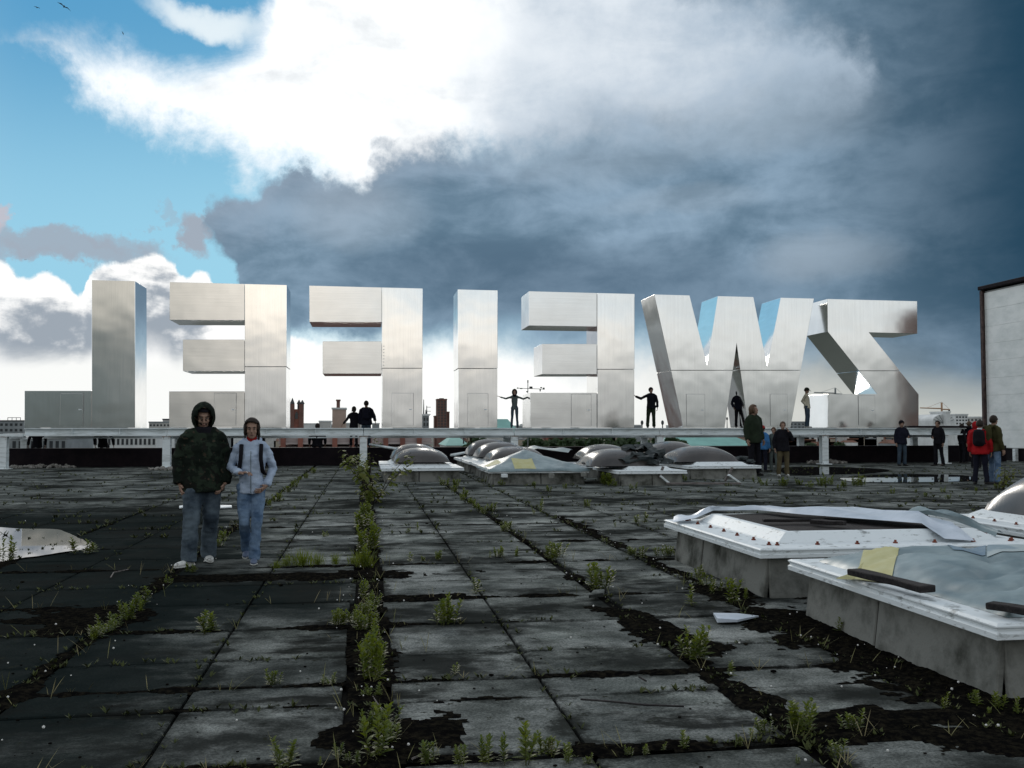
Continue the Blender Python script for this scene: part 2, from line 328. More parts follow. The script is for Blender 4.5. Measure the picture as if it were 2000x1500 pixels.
def ball(bm,c,r,seg=12,M=None,mi=0):
    r=r if isinstance(r,(tuple,list)) else (r,r,r)
    q=bmesh.ops.create_uvsphere(bm,u_segments=seg,v_segments=max(6,seg*2//3),radius=1)
    T=Matrix.Translation(Vector(c))@(M or Matrix())@Matrix.Diagonal((*r,1))
    bmesh.ops.transform(bm,matrix=T,verts=q['verts'])
    if mi:
        for v in q['verts']:
            for f in v.link_faces: f.material_index=mi
def NB(): return bmesh.new()
# ================================================================== ROOF
GZ=-20.
b=NB(); v=[b.verts.new(p) for p in ((-9000,-9000,GZ),(9000,-9000,GZ),(9000,9000,GZ),(-9000,9000,GZ))]; b.faces.new(v)
struct(obj('city_ground',b,mat('city_ground',(.10,.11,.10),.9,c2=(.05,.065,.045),sc=.01)))
deck=NB(); box(deck,-34,46,-14,41.2,-19,-.032); deck=struct(obj('roof_deck',deck,M_deck))
# slabs
LX=[-2.0,-1.0,0.03,1.07,2.15,3.2]; 
while LX[-1]<31: LX.append(LX[-1]+1.06)
while LX[0]>-24: LX.insert(0,LX[0]-1.02)
LYs=[2.6,3.62,4.62,5.58,6.03,6.72,7.74,8.86,9.9,11.1,11.95,13.05,14.3,15.45]
while LYs[-1]<40: LYs.append(LYs[-1]+1.12)
WIDEX={-2.0:.05,0.03:.15,2.15:.05,-4.04:.03,3.2:.02}; WIDEY={4.62:.06,7.74:.025,6.03:.025,8.86:.02,11.1:.02,15.45:.02}
def camvis(x,y):
    c=math.cos(YAW);s=math.sin(YAW); f=x*s+y*c; r=x*c-y*s
    return f>3.0 and abs(r/f)<.60
rs=random.Random(3)
near=[];far=[]
for i in range(len(LX)-1):
    for j in range(len(LYs)-1):
        x0,x1,y0,y1=LX[i],LX[i+1],LYs[j],LYs[j+1]
        if not (camvis(x0,y0) or camvis(x1,y0) or camvis(x0,y1) or camvis(x1,y1)): continue
        (near if y1<19 else far).append((y0,x0,x1,y1))
near.sort(); extra=near[285:]; near=near[:285]; far+=extra
def slab_geo(bm,x0,x1,y0,y1,fine):
    gx0=.009+WIDEX.get(round(x0,2),0)*rs.uniform(.7,1.1); gx1=.009+WIDEX.get(round(x1,2),0)*rs.uniform(.7,1.1)
    gy0=.008+WIDEY.get(round(y0,2),0)*rs.uniform(.5,1.2); gy1=.008+WIDEY.get(round(y1,2),0)*rs.uniform(.5,1.2)
    a0,a1,b0,b1=x0+gx0,x1-gx1,y0+gy0,y1-gy1
    zz=[rs.uniform(-.004,.004) for _ in range(4)]; c=rs.uniform(.012,.03) if fine else .015
    if fine and rs.random()<.3: c*=2.2
    top=[]
    per=[(a0+c,b0),(a1-c,b0),(a1,b0+c),(a1,b1-c),(a1-c,b1),(a0+c,b1),(a0,b1-c),(a0,b0+c)]
    def hz_(x,y):
        u=(x-a0)/(a1-a0); w=(y-b0)/(b1-b0); return zz[0]*(1-u)*(1-w)+zz[1]*u*(1-w)+zz[2]*u*w+zz[3]*(1-u)*w
    n=len(per); cx,cy=(a0+a1)/2,(b0+b1)/2
    if not fine: per=[(a0,b0),(a1,b0),(a1,b1),(a0,b1)]; n=4
    lo=[bm.verts.new((x,y,-.045)) for x,y in per]
    md=[bm.verts.new((x,y,hz_(x,y)-.007)) for x,y in per]
    tp=[bm.verts.new((cx+(x-cx)*(1-.012/max(.2,abs(a1-a0))),cy+(y-cy)*(1-.012/max(.2,abs(b1-b0))),hz_(x,y))) for x,y in per]
    bm.faces.new(tp)
    for A,B in ((lo,md),(md,tp)):
        for k in range(n): bm.faces.new((A[k],A[(k+1)%n],B[(k+1)%n],B[k]))
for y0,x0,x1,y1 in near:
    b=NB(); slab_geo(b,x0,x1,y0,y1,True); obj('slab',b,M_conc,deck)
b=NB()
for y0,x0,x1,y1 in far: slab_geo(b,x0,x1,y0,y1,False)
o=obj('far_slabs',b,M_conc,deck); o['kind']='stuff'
# soil and moss that spills out of the joints
def soil_f(x,y):
    n=noise.fractal(Vector((x*2.3,y*2.3,1.7)),.75,2.1,7); n2=noise.noise(Vector((x*.45,y*.45,7.)))
    v=-.6
    wcen=.10+.10*noise.noise(Vector((3.3,y*.8,0)))+(.04 if y<9 else .02 if y<13 else -.02)
    v=max(v,(wcen-abs(x-.05))*2.6)
    for gx,w in ((-2.0,.05),(2.15,.03),(3.3,.06),(-4.04,.02),(5.35,.0)): v=max(v,(w+.14*n2-abs(x-gx))*2.6)
    for gy,w in ((4.62,.08),(6.03,.02),(7.74,.03),(8.86,.015),(11.1,.03),(5.58,-.03),(13.05,.01),(15.45,.01)):
        v=max(v,(w+.07*n2-abs(y-gy)*1.1)*2.6)
    def pat(cx,cy,rx,ry,k=1.): return (1-math.hypot((x-cx)/rx,(y-cy)/ry))*k*.55
    v=max(v,pat(-2.2,8.3,.5,.7),pat(2.15,7.4,.22,.7,.8),pat(3.35,8.6,.35,.9),pat(3.5,7.2,.55,1.2),pat(3.55,5.2,.6,1.5),pat(2.3,6.6,.25,.25),pat(.35,8.9,.5,.22),pat(-.6,10.4,1.5,.30),pat(.7,23,.9,.6),pat(.2,5.0,.4,.3),pat(3.0,4.9,.6,.25))
    return v-.04+n*.34
st=.032; b=NB(); vc={}
def sv(i,j):
    if (i,j) not in vc:
        x=i*st;y=j*st; h=max(0.,soil_f(x,y)); vc[(i,j)]=b.verts.new((x+rs.uniform(-.008,.008),y+rs.uniform(-.008,.008),.001+min(.018,h*.05)+rs.uniform(0,.008)*min(1,h*8)))
    return vc[(i,j)]
for j in range(int(3.4/st),int(16.5/st)):
    y=j*st; xa=max(-5,-.62*y-1+.15*y-.2); xb=min(6,.62*y+.15*y+.6)
    for i in range(int(xa/st),int(xb/st)):
        if soil_f(i*st+st/2,y+st/2)>.0: b.faces.new((sv(i,j),sv(i+1,j),sv(i+1,j+1),sv(i,j+1)))
tag(obj('dark_soil',b,M_soil),'dark soil and moss spilling out of the joints between the concrete slabs','soil',kind='stuff')
# puddles
def puddle(pts,z=.019,sub=3):
    P=[G(*p) for p in pts]; q=[]
    n=len(P)
    for i in range(n):
        for k in range(6):
            t=k/6; p0,p1,p2,p3=P[i-1],P[i],P[(i+1)%n],P[(i+2)%n]
            c=.5*((2*p1)+(p2-p0)*t+(2*p0-5*p1+4*p2-p3)*t*t+(3*p1-p0-3*p2+p3)*t**3)
            q.append(Vector((c.x+rs.uniform(-.012,.012),c.y+.05*noise.noise(Vector((c.x*3,c.y*3,1))),z)))
    b=NB(); b.faces.new([b.verts.new(p) for p in q]); b.normal_update()
    for f in b.faces:
        if f.normal.z<0: f.normal_flip()
    return struct(obj('puddle',b,M_water))
puddle([(-60,1033),(40,1035),(110,1036),(140,1047),(165,1058),(185,1069),(160,1076),(110,1083),(50,1092),(-60,1099)])
puddle([(1530,914),(1620,913),(1720,917),(1730,922),(1640,927),(1540,927)])
puddle([(1645,934),(1720,928),(1800,927),(1890,930),(1910,938),(1850,942),(1720,943),(1660,941)])
# parapet and terrace beyond it
b=NB()
xa,xb=-26.,28.6
box(b,xa,xb,40.2,40.75,-.02,.72,.01); struct(tag(obj('parapet',b,M_black),'low black tarred parapet wall running behind the white gantry',None))
b=NB(); box(b,-26,-2.3,40.78,46,-18,.50,.01); struct(obj('lower_terrace',b,mat('terrace_grey',(.33,.34,.33),.85,c2=(.22,.22,.21),sc=1.2)))
# ================================================================== GANTRY
YB=38.15
gan=thing('steel_gantry','long white painted steel gantry that carries the row of giant letters','gantry',(0,YB,0))
def ibeam(bm,x0,x1,yc,z0,z1,w=.3,t=.035,web=.05):
    box(bm,x0,x1,yc-w/2,yc+w/2,z1-t,z1); box(bm,x0,x1,yc-w/2,yc+w/2,z0,z0+t*1.5); box(bm,x0,x1,yc-web/2,yc+web/2,z0+t*1.5+.001,z1-t-.001)
XG=[PY(p,850,YB).x for p in (5,325,710,1005,1290,1612,1845)]
xs=[PY(46,836,YB).x]+XG[1:-1]+[PY(1888,836,YB).x]
for a,c in zip(xs,xs[1:]):
    b=NB(); ibeam(b,a+.012,c-.012,.15,1.215,1.51); 
    k=int((c-a)/1.6)
    for i in range(1,k): box(b,a+(c-a)*i/k-.012,a+(c-a)*i/k+.012,.02,.12,1.27,1.474)
    obj('beam',b,M_wpaint,gan)
    b=NB(); ibeam(b,a+.012,c-.012,2.35,1.10,1.34); obj('rear_beam',b,M_wpaint,gan)
b=NB(); box(b,XG[0]-.3,xs[0]-.02,.0,.3,1.20,1.29); obj('low_beam',b,M_wpaint,gan)
for i,x in enumerate(XG):
    b=NB()
    box(b,x-.14,x+.14,.0,.03,-.03,1.205,.004); box(b,x-.14,x+.14,.27,.30,-.03,1.205,.004); box(b,x-.02,x+.02,.031,.269,-.03,1.2)
    box(b,x-.24,x+.24,-.1,.4,-.03,.03,.004)
    obj('post',b,M_wpaint,gan)
    b=NB(); box(b,x-.17,x+.17,-.012,-.001,1.17,1.205,.003)
    for q in (-.1,.1):
        for z in (.02,1.13,1.08): tube(b,[(x+q,-.001,z+.03),(x+q,-.022,z+.03)],[.014,.012],6)
    obj('bracket',b,mat('rusty_steel',(.20,.15,.12),.8,c2=(.38,.40,.40),sc=9),gan)
    b=NB(); box(b,x-.10,x+.10,.31,2.2,1.10,1.30,.004); obj('cross_beam',b,M_wpaint,gan)
    b=NB(); box(b,x-.12,x+.12,2.23,2.47,-.5,1.09,.004); obj('rear_post',b,M_wpaint,gan)
x0=PY(1790,836,YB).x
b=NB(); box(b,x0,xs[-1]+.2,-.05,2.4,1.515,1.60,.004); obj('walkway_plate',b,M_black,gan)
def bar(px0,py0,y0,px1,py1,y1,label):
    b=NB(); tube(b,[PY(px0,py0,y0),PY(px1,py1,y1)],[.05,.05],4); tag(obj('steel_bar',b,M_wpaint),label,'bar')
bar(722,868,38.9,795,880,37.2,'white steel bar slanting down to the right from the gantry post above the leafy sapling')
bar(880,889,37.4,1003,868,38.8,'white steel bar slanting up to the gantry post behind the three clear domes')
# ================================================================== LETTERS
YL=38.62; YLB=YL+1.98; ZB=1.515
def LP(px,py): p=PY(px,py,YL); return (p.x,max(ZB,p.z))
def letter(name,label,parts,doors,cx):
    x=LP(cx,800)[0]; root=thing('giant_letter',label,'letter',(x,YL,ZB))
    for kind,poly in parts:
        pts=[LP(*p) for p in poly]
        cxx=sum(p[0] for p in pts)/len(pts); czz=sum(p[1] for p in pts)/len(pts)
        b=NB(); g=.004
        pts=[(p[0]-x+(g if p[0]<cxx else -g),p[1]-ZB+(g if p[1]<czz else -g)) for p in pts]
        off={'stem':0,'arm':.004}[kind]
        prism(b,pts,off,1.98-off,.007)
        obj('stem_panel' if kind=='stem' else 'arm_panel',b,M_stem if kind=='stem' or name=='L' else M_arm,root)
    for d in doors:
        (a,z1),(c,z0)=LP(d[0],d[1]),LP(d[2],d[3])
        b=NB(); box(b,a-x,c-x,-.022,.002,z0-ZB,z1-ZB,.004); dr=obj('door',b,M_door if len(d)>4 else M_stem,root)
        b=NB(); e=.012
        box(b,a-x-e,a-x-.002,-.006,.0035,z0-ZB,z1-ZB+e); box(b,c-x+.002,c-x+e,-.006,.0035,z0-ZB,z1-ZB+e); box(b,a-x-.002,c-x+.002,-.006,.0035,z1-ZB+.002,z1-ZB+e)
        obj('door_gap',b,M_seam,dr)
        b=NB(); box(b,c-x-.16,c-x-.06,-.045,-.02,(z0+z1)/2-ZB-.02,(z0+z1)/2-ZB+.02,.004); obj('handle',b,M_wpaint,dr)
    return root
def rect(a,b_,c,d): return [(a,b_),(c,b_),(c,d),(a,d)]
# top edge of the letters lies on one height: pixel rows follow it
def yt(px): return 546.6+(px-180)*.0258
def rt(a,c,d): return [(a,yt(a)),(c,yt(c)),(c,d),(a,d)]
letter('L','mirrored giant aluminium letter L, leftmost of the row, with its foot pointing left',[('stem',rt(179,264,836)),('arm',rect(47.5,763,178.6,836))],[(118.5,768.5,162,831)],180)
letter('E','mirrored giant aluminium letter E standing behind the hooded man and the woman',[('stem',rt(478,560,716)),('stem',rect(478,716.4,559,836)),('arm',[(331,yt(331)),(477.6,yt(477)),(477.6,625.5),(331,625)]),('arm',rect(357,663,477.6,725)),('arm',rect(330,764,477.6,836))],[(419,768,460.5,831.5,1)],440)
lf=letter('F','mirrored giant aluminium letter F with rivets on its seam, between the E and the I',[('stem',rt(746,825.5,719)),('stem',rect(746.5,719.4,825,836)),('arm',[(604,yt(604)),(745.6,yt(745)),(745.6,629.5),(604,629)]),('arm',rect(630,666.5,745.6,730))],[(766,768,807,831)],780)
for k in range(7):
    b=NB(); z=LP(748,676)[1]-ZB-k*.125; ball(b,(LP(747.5,800)[0]-LP(780,800)[0]+.03,-.006,z),(.022,.014,.022),8); obj('rivet',b,M_door,lf)
letter('I','plain giant aluminium letter I, a single upright block left of the man with spread arms',[('stem',rt(894,972,719.5)),('stem',rect(895,720,971.5,836))],[(914,768.5,953,831.5,1)],930)
letter('E','mirrored giant aluminium letter E whose left end faces the man with spread arms',[('stem',rt(1166.5,1239.5,721)),('stem',rect(1167,721.5,1239,836)),('arm',[(1033,yt(1033)),(1166,yt(1166)),(1166,638),(1033,636)]),('arm',rect(1058.5,671.5,1166,731)),('arm',rect(1035.5,767,1166,836))],[(1116,770,1154.5,831.5,1)],1140)
letter('W','giant aluminium letter W with a dark hooded man standing between its legs',[('stem',[(1277.5,yt(1277)),(1346.5,yt(1346)),(1381,713),(1402,yt(1402)),(1471.6,yt(1471)),(1498.6,715.4),(1525,yt(1525)),(1590,yt(1590)),(1564.3,723),(1445.8,723),(1439,671.6),(1431.5,723),(1310.3,723)]),
  ('stem',[(1310.3,723.4),(1431.5,723.4),(1415.5,836),(1334.7,836)]),('stem',[(1445.8,723.4),(1564.3,723.4),(1544.2,836),(1461,836)])],[(1340.5,770,1376.5,831.5),(1504,770,1537.6,831.5)],1440)
letter('Z','mirrored giant aluminium letter Z, rightmost of the row, with a reddish reflection on its edge',[('stem',[(1616,yt(1616)),(1791.5,yt(1791)),(1792,651.5),(1697,649),(1757.5,724),(1677.3,724),(1616.5,647.6)]),
  ('stem',[(1677.3,724.4),(1757.5,724.4),(1794.5,770),(1794.5,836),(1617.5,836),(1617.5,769.5),(1713.5,769.5)])],[(1676,773,1709,830)],1700)
# ================================================================== SKYLIGHTS
def hump(u,v): return math.sqrt(max(0,(1-abs(u)**2.3)*(1-abs(v)**2.3)))
def heightgrid(x0,x1,y0,y1,f,n,m_,thick=.004,mi=None):
    b=NB(); g=[[b.verts.new((x0+(x1-x0)*i/n,y0+(y1-y0)*j/m_,f(i/n,j/m_))) for i in range(n+1)] for j in range(m_+1)]
    for j in range(m_):
        for i in range(n): b.faces.new((g[j][i],g[j][i+1],g[j+1][i+1],g[j+1][i]))
    return b
def dome(root,x0,x1,y0,y1,z,h,n=24,smudge=None):
    b=heightgrid(x0,x1,y0,y1,lambda u,v:z+h*hump(2*u-1,2*v-1),n,n)
    return obj('dome',b,M_dome,root,True)
def skylight(label,x0,y0,w,d,zc=.37,bolts=False,group=None,pan=1.0,top=True):
    root=thing('skylight',label,'skylight',(x0,y0,0),0,group); o=.13
    # curb panels
    def panels(a,c,fn,nm='curb_panel'):
        n=max(2,round((c-a)/pan)); 
        cuts=[a]+[a+(c-a)*(k+rs.uniform(-.12,.12))/n for k in range(1,n)]+[c]
        for p,q in zip(cuts,cuts[1:]):
            b=NB(); fn(b,p+.010,q-.010); obj(nm,b,M_curb,root)
    def slant(axis,pos,sgn):
        def f(b,p,q):
            t=.045; lean=.05*sgn; j=rs.uniform(-.008,.008)
            vs=[]
            for z,off in ((-.035,lean+j),(zc-.002,j)):
                for s_ in (0,t*sgn*-1):
                    for e in (p,q):
                        vs.append(b.verts.new((pos+off+s_,e,z) if axis=='x' else (e,pos+off+s_,z)))
            for idx in ((0,1,3,2),(4,6,7,5),(0,4,5,1),(2,3,7,6),(0,2,6,4),(1,5,7,3)): b.faces.new([vs[i] for i in idx])
            bmesh.ops.recalc_face_normals(b,faces=b.faces); bmesh.ops.bevel(b,geom=b.edges[:],offset=.008,segments=1,affect='EDGES')
        return f
    panels(o,d-o,slant('x',o,-1)); panels(o,w-o,slant('y',o,-1)); panels(o,d-o,slant('x',w-o,1)); panels(o,w-o,slant('y',d-o,1))
    # flange: profile swept round a rectangle
    prof=[(.0,.0),(.0,.035),(.012,.042),(.012,.062),(.0,.070),(.0,.078),(.02,.088),(.30,.092),(.30,.070),(.05,.060),(.05,.0)]
    b=NB(); rings=[]
    cor=[(0,0),(w,0),(w,d),(0,d)]
    for cx_,cy_ in cor:
        sx=1 if cx_==0 else -1; sy=1 if cy_==0 else -1
        rings.append([b.verts.new((cx_+sx*p,cy_+sy*p,zc+q+rs.uniform(-.004,.004))) for p,q in prof])
    for k in range(4):
        A,B=rings[k],rings[(k+1)%4]
        for i in range(len(prof)): b.faces.new((A[i],B[i],B[(i+1)%len(prof)],A[(i+1)%len(prof)]))
    bmesh.ops.recalc_face_normals(b,faces=b.faces); obj('flange',b,M_wplas,root)
    if top:
        b=NB(); rings=[]; zt=zc+.09
        for ins,z in ((.29,zt-.01),(.31,zt+.015),(.44,zt+.095),(.49,zt+.10),(.49,zt+.05)):
            rings.append([b.verts.new(p) for p in ((ins,ins,z),(w-ins,ins,z),(w-ins,d-ins,z),(ins,d-ins,z))])
        for A,B in zip(rings,rings[1:]):
            for k in range(4): b.faces.new((A[k],A[(k+1)%4],B[(k+1)%4],B[k]))
        obj('upstand',b,M_wplas,root)
    if bolts:
        me=None
        for k in range(7):
            for (x,y) in ((.20,.25+(d-.5)*k/6),(.25+(w-.5)*k/6,.20),(w-.2,.25+(d-.5)*k/6),(.25+(w-.5)*k/6,d-.2)):
                if me is None:
                    b=NB(); tube(b,[(0,0,0),(0,0,.012)],[.022,.022],8); tube(b,[(0,0,.0125),(0,0,.03)],[.013,.013],6); q=obj('bolt',b,M_rust,root); me=q.data
                else: q=bpy.data.objects.new('bolt',me); COL.objects.link(q); q.parent=root
                q.location=(x+rs.uniform(-.01,.01),y+rs.uniform(-.01,.01),zc+.091)
    return root
A=skylight('near skylight without its dome, dark board in the frame and white film along its rear',3.50,8.35,2.85,2.85,bolts=True)
b=heightgrid(.5,2.35,.5,2.35,lambda u,v:.545+.02*math.sin(u*3)*v,4,4); box(b,.5,2.35,.5,2.35,.50,.52); obj('board',b,M_dwood,A)
Bs=skylight('nearest skylight, at the right edge, wrapped in a patched blue grey tarpaulin',3.46,4.98,2.75,2.70,top=False)
C_=skylight('skylight with a tall clear dome at the right edge behind the uncovered one',6.98,8.55,2.8,2.8,bolts=True)
dome(C_,.42,2.38,.42,2.38,.53,.66,28)
# tarpaulin over the nearest skylight
def ftarp(u,v):
    e=min(u,1-u,v,1-v); x=(2*u-1);y=(2*v-1)
    z=.462+.15*min(1,(1-max(abs(x),abs(y)))*3.2)**.8
    w=noise.noise(Vector((u*2.2,v*2.2,1))); z+=.045*w*min(1,e*7)
    k=noise.noise(Vector((u*3,v*3,4)))
    fold=abs(math.sin((u*2.2+v*5.+1.6*k)*1.7)); z-=.030*(1-fold)**3*min(1,e*9)
    z+=.012*math.sin(u*34+v*9+5*k)*max(0,1-e*7)*min(1,e*30)          # gathers by the hem
    z-=.035*max(0,1-abs((u-.10)-v*.42+.10*k)*16)*min(1,e*6)
    z-=.030*max(0,1-abs((v-.35)-u*.25+.08*k)*18)*min(1,e*6)
    return z+.006*noise.noise(Vector((u*22,v*22,3)))
b=heightgrid(.17,2.6,.14,2.52,ftarp,110,110); tg=obj('tarpaulin',b,M_tarp,None,True); tg.location=(3.46,4.98,0)
tag(tg,'patched translucent tarpaulin stretched over the nearest skylight at the right edge','tarpaulin')
def patch(parent,f,x0,x1,y0,y1,u0,u1,v0,v1,m,skew=0.,n=14):
    b=NB(); g=[]
    for j in range(n+1):
        row=[]
        for i in range(n+1):
            u=u0+(u1-u0)*i/n+skew*(j/n); v=v0+(v1-v0)*j/n; row.append(b.verts.new((x0+(x1-x0)*u,y0+(y1-y0)*v,f(u,v)+.006)))
        g.append(row)
    for j in range(n):
        for i in range(n): b.faces.new((g[j][i],g[j][i+1],g[j+1][i+1],g[j+1][i]))
    return obj('patch',b,m,parent,True)
def qpatch(parent,f,ox,oy,x0,x1,y0,y1,quad,m,n=16,z=.56):
    P=[G(a,c,z) for a,c in quad]; b=NB(); g=[]
    for j in range(n+1):
        row=[]
        for i in range(n+1):
            p=P[0].lerp(P[1],i/n).lerp(P[3].lerp(P[2],i/n),j/n); x=p.x-ox; y=p.y-oy
            row.append(b.verts.new((x,y,f(min(1,max(0,(x-x0)/(x1-x0))),min(1,max(0,(y-y0)/(y1-y0))))+.006)))
        g.append(row)
    for j in range(n):
        for i in range(n): b.faces.new((g[j][i],g[j][i+1],g[j+1][i+1],g[j+1][i]))
    bmesh.ops.recalc_face_normals(b,faces=b.faces)
    return obj('patch',b,m,parent,True)
QA=(tg,ftarp,3.46,4.98,.17,2.6,.14,2.52)
qpatch(*QA,[(1690,1073),(1757,1085),(1738,1113),(1668,1106)],M_patch); qpatch(*QA,[(1668,1093),(1687,1089),(1665,1107),(1632,1104)],M_patchd); qpatch(*QA,[(1930,1076),(2010,1074),(2010,1098),(1928,1098)],M_ppatch); qpatch(*QA,[(1850,1080),(1926,1078),(1925,1096),(1862,1092)],M_bpatch)
def plank(p0,p1,w,t,m,label,rot=0,cat='plank'):
    p0=Vector(p0);p1=Vector(p1); L=(p1-p0).length; b=NB(); box(b,0,L,-w/2,w/2,0,t,.006)
    bmesh.ops.subdivide_edges(b,edges=[e for e in b.edges if e.calc_length()>L*.6],cuts=5)
    for v in b.verts: v.co+=Vector((0,noise.noise(v.co*7)*.012,noise.noise(v.co*6+Vector((3,1,0)))*.008))
    o=obj('plank',b,m); d=(p1-p0).normalized(); o.matrix_world=Matrix.Translation(p0)@d.to_track_quat('X','Z').to_matrix().to_4x4()@Matrix.Rotation(rot,4,'X')
    tag(o,label,cat); return o
plank(G(1668,1122,.50),G(1812,1158,.50),.11,.045,M_dwood,'short weathered plank weighing down the tarpaulin by the yellow patch')
plank(G(1932,1188,.50),G(2040,1204,.50),.09,.04,M_dwood,'dark plank under the loose corner of the tarpaulin at the right edge')
plank(G(1490,1019,.575),G(1610,1019,.575),.07,.03,M_dwood,'thin dark lath, left one of two lying on the board of the open skylight')
plank(G(1585,1022,.575),G(1650,1026,.575),.10,.04,M_dwood,'stubby dark plank, right one of two lying on the board of the open skylight')
# white film draped along the open skylight's rear edge
def film(pts,label,m=M_sheet,n=40,wr=.03,seed=1):
    """ribbon cloth between two edge polylines"""
    b=NB(); rows=[]; k=8
    def at(pl,t):
        t=t*(len(pl)-1); i=min(int(t),len(pl)-2); return pl[i].lerp(pl[i+1],t-i)
    for j in range(k+1):
        row=[]
        for i in range(n+1):
            p=at(pts[0],i/n).lerp(at(pts[1],i/n),j/k); e=math.sin(PI*j/k)
            p=p+Vector((0,0,wr*e*(1+noise.noise(Vector((i*.22,j*.3,seed))))+.02*e*math.sin(i*.9+2*noise.noise(Vector((i*.1,j,seed))))))
            row.append(b.verts.new(p))
        rows.append(row)
    for j in range(k):
        for i in range(n): b.faces.new((rows[j][i],rows[j][i+1],rows[j+1][i+1],rows[j+1][i]))
    return tag(obj('plastic_film',b,m,None,True),label,'plastic film')
film([[G(1314,1020,.475),G(1358,1012,.52),G(1393,997,.58),G(1480,996,.60),G(1560,1004,.61),G(1680,1013,.61),G(1800,1022,.61),G(1845,1052,.50),G(1903,1056,.48)],
      [G(1318,1013,.475),G(1350,1006,.52),G(1391,991,.62),G(1470,989,.62),G(1550,991,.65),G(1670,990,.66),G(1790,1003,.65),G(1860,1020,.60),G(1885,1045,.49)]],'white plastic film bunched along the rear of the uncovered skylight',seed=2)
film([[G(1800,1003,.60),G(1850,1012,.56),G(1900,1030,.52),G(1945,1048,.47)],[G(1770,1001,.62),G(1815,996,.66),G(1880,1012,.60),G(1960,1042,.50)]],'loose clear film hanging in the gap left of the tall dome',M_tarp,16,.05,5)
# middle cluster
def X_(px,y): return PY(px,850,y).x
def mid(label,px0,px1,y0,d,top=True): 
    x0=X_(px0,y0); return skylight(label,x0,y0,X_(px1,y0)-x0,d,.31,pan=1.4,top=top)
D1=mid('skylight with one clear dome beside the leafy sapling, left of the cluster',745,907,27.6,2.6); w=X_(907,27.6)-X_(745,27.6); dome(D1,.36,w-.36,.36,2.25,.54,.40)
D2=mid('skylight whose clear dome peeks out behind the one beside the sapling',742,885,30.9,2.5); w=X_(885,30.9)-X_(742,30.9); dome(D2,.36,w-.36,.36,2.2,.54,.46)
Fk=mid('skylight under a grey tarpaulin with a yellow patch, front left of the cluster',955,1150,25.9,2.7,False)
E3=mid('front one of three domed skylights in a row behind the tent shaped tarpaulin',938,1085,29.2,2.5); dome(E3,.35,2.1,.3,2.2,.54,.40)
E2=mid('middle one of three domed skylights in a row behind the tent shaped tarpaulin',916,1060,32.2,2.5); dome(E2,.35,2.1,.3,2.2,.54,.50)
E1=mid('rearmost of three domed skylights in a row behind the tent shaped tarpaulin',898,1030,35.1,2.4); dome(E1,.35,2.1,.3,2.1,.54,.56)
G1=mid('front skylight right of the tent shaped tarpaulin, its dome wrapped in black rags',1205,1342,25.0,2.8); wG=X_(1342,25.0)-X_(1205,25.0)
dG=dome(G1,-.6,1.25,.5,2.4,.50,.45)
G2=mid('skylight with a brownish dome behind the one wrapped in black rags',1140,1262,29.0,2.6); dome(G2,.1,1.75,.35,2.2,.54,.46)
H1=mid('right front skylight of the cluster, low dome with a torn dark rag at its end',1342,1487,27.8,2.8); dome(H1,-.15,1.85,.5,2.4,.50,.46)
H2=mid('rear right skylight of the cluster, its dome half behind the front right one',1283,1400,31.2,2.6); dome(H2,.0,1.75,.3,2.2,.54,.52)
# tent tarpaulin
wF=X_(1150,25.9)-X_(955,25.9)
def ftent(u,v):
    a=.42; x=(a-u)/a if u<a else (u-a)/(1-a); y=abs(v-.5)/.5; 
    z=.415+.50*(1-max(x,y))**1.05
    return z+.018*math.sin(u*23+v*7)*min(1,min(u,1-u,v,1-v)*7)+.02*noise.noise(Vector((u*5,v*5,2)))
b=heightgrid(-.02,wF+.02,-.03,2.72,ftent,48,48)
ed=[e for e in b.edges if e.is_boundary]; r=bmesh.ops.extrude_edge_only(b,edges=ed)
for v in [q for q in r['geom'] if isinstance(q,bmesh.types.BMVert)]: v.co+=Vector(((v.co.x-wF/2)*.012,(v.co.y-1.35)*.012,-.05-.05*abs(noise.noise(v.co*2.3))))
tf=obj('tarpaulin',b,M_tarp,None,True); tf.location=(X_(955,25.9),25.9,0); tag(tf,'tent shaped grey tarpaulin over the front left skylight of the cluster','tarpaulin')
patch(tf,ftent,-.02,wF+.02,-.03,2.72,.26,.47,.012,.27,M_patch); patch(tf,ftent,-.02,wF+.02,-.03,2.72,.03,.16,.25,.62,M_patch)
def block(p,w,h,m,label):
    b=NB(); box(b,-w/2,w/2,-.05,.05,-h/2,h/2,.012); o=obj('weight_block',b,m); o.location=p; tag(o,label,'block')
Y5=25.8
block(PY(985,929,Y5),.17,.10,M_wplas,'small pale block hanging at the left hem of the tent shaped tarpaulin')
block(PY(1077,930,Y5),.15,.14,M_curb,'middle dark block hanging at the hem of the tent shaped tarpaulin')
block(PY(1140,927,Y5),.15,.11,M_curb,'right grey block hanging at the hem of the tent shaped tarpaulin')
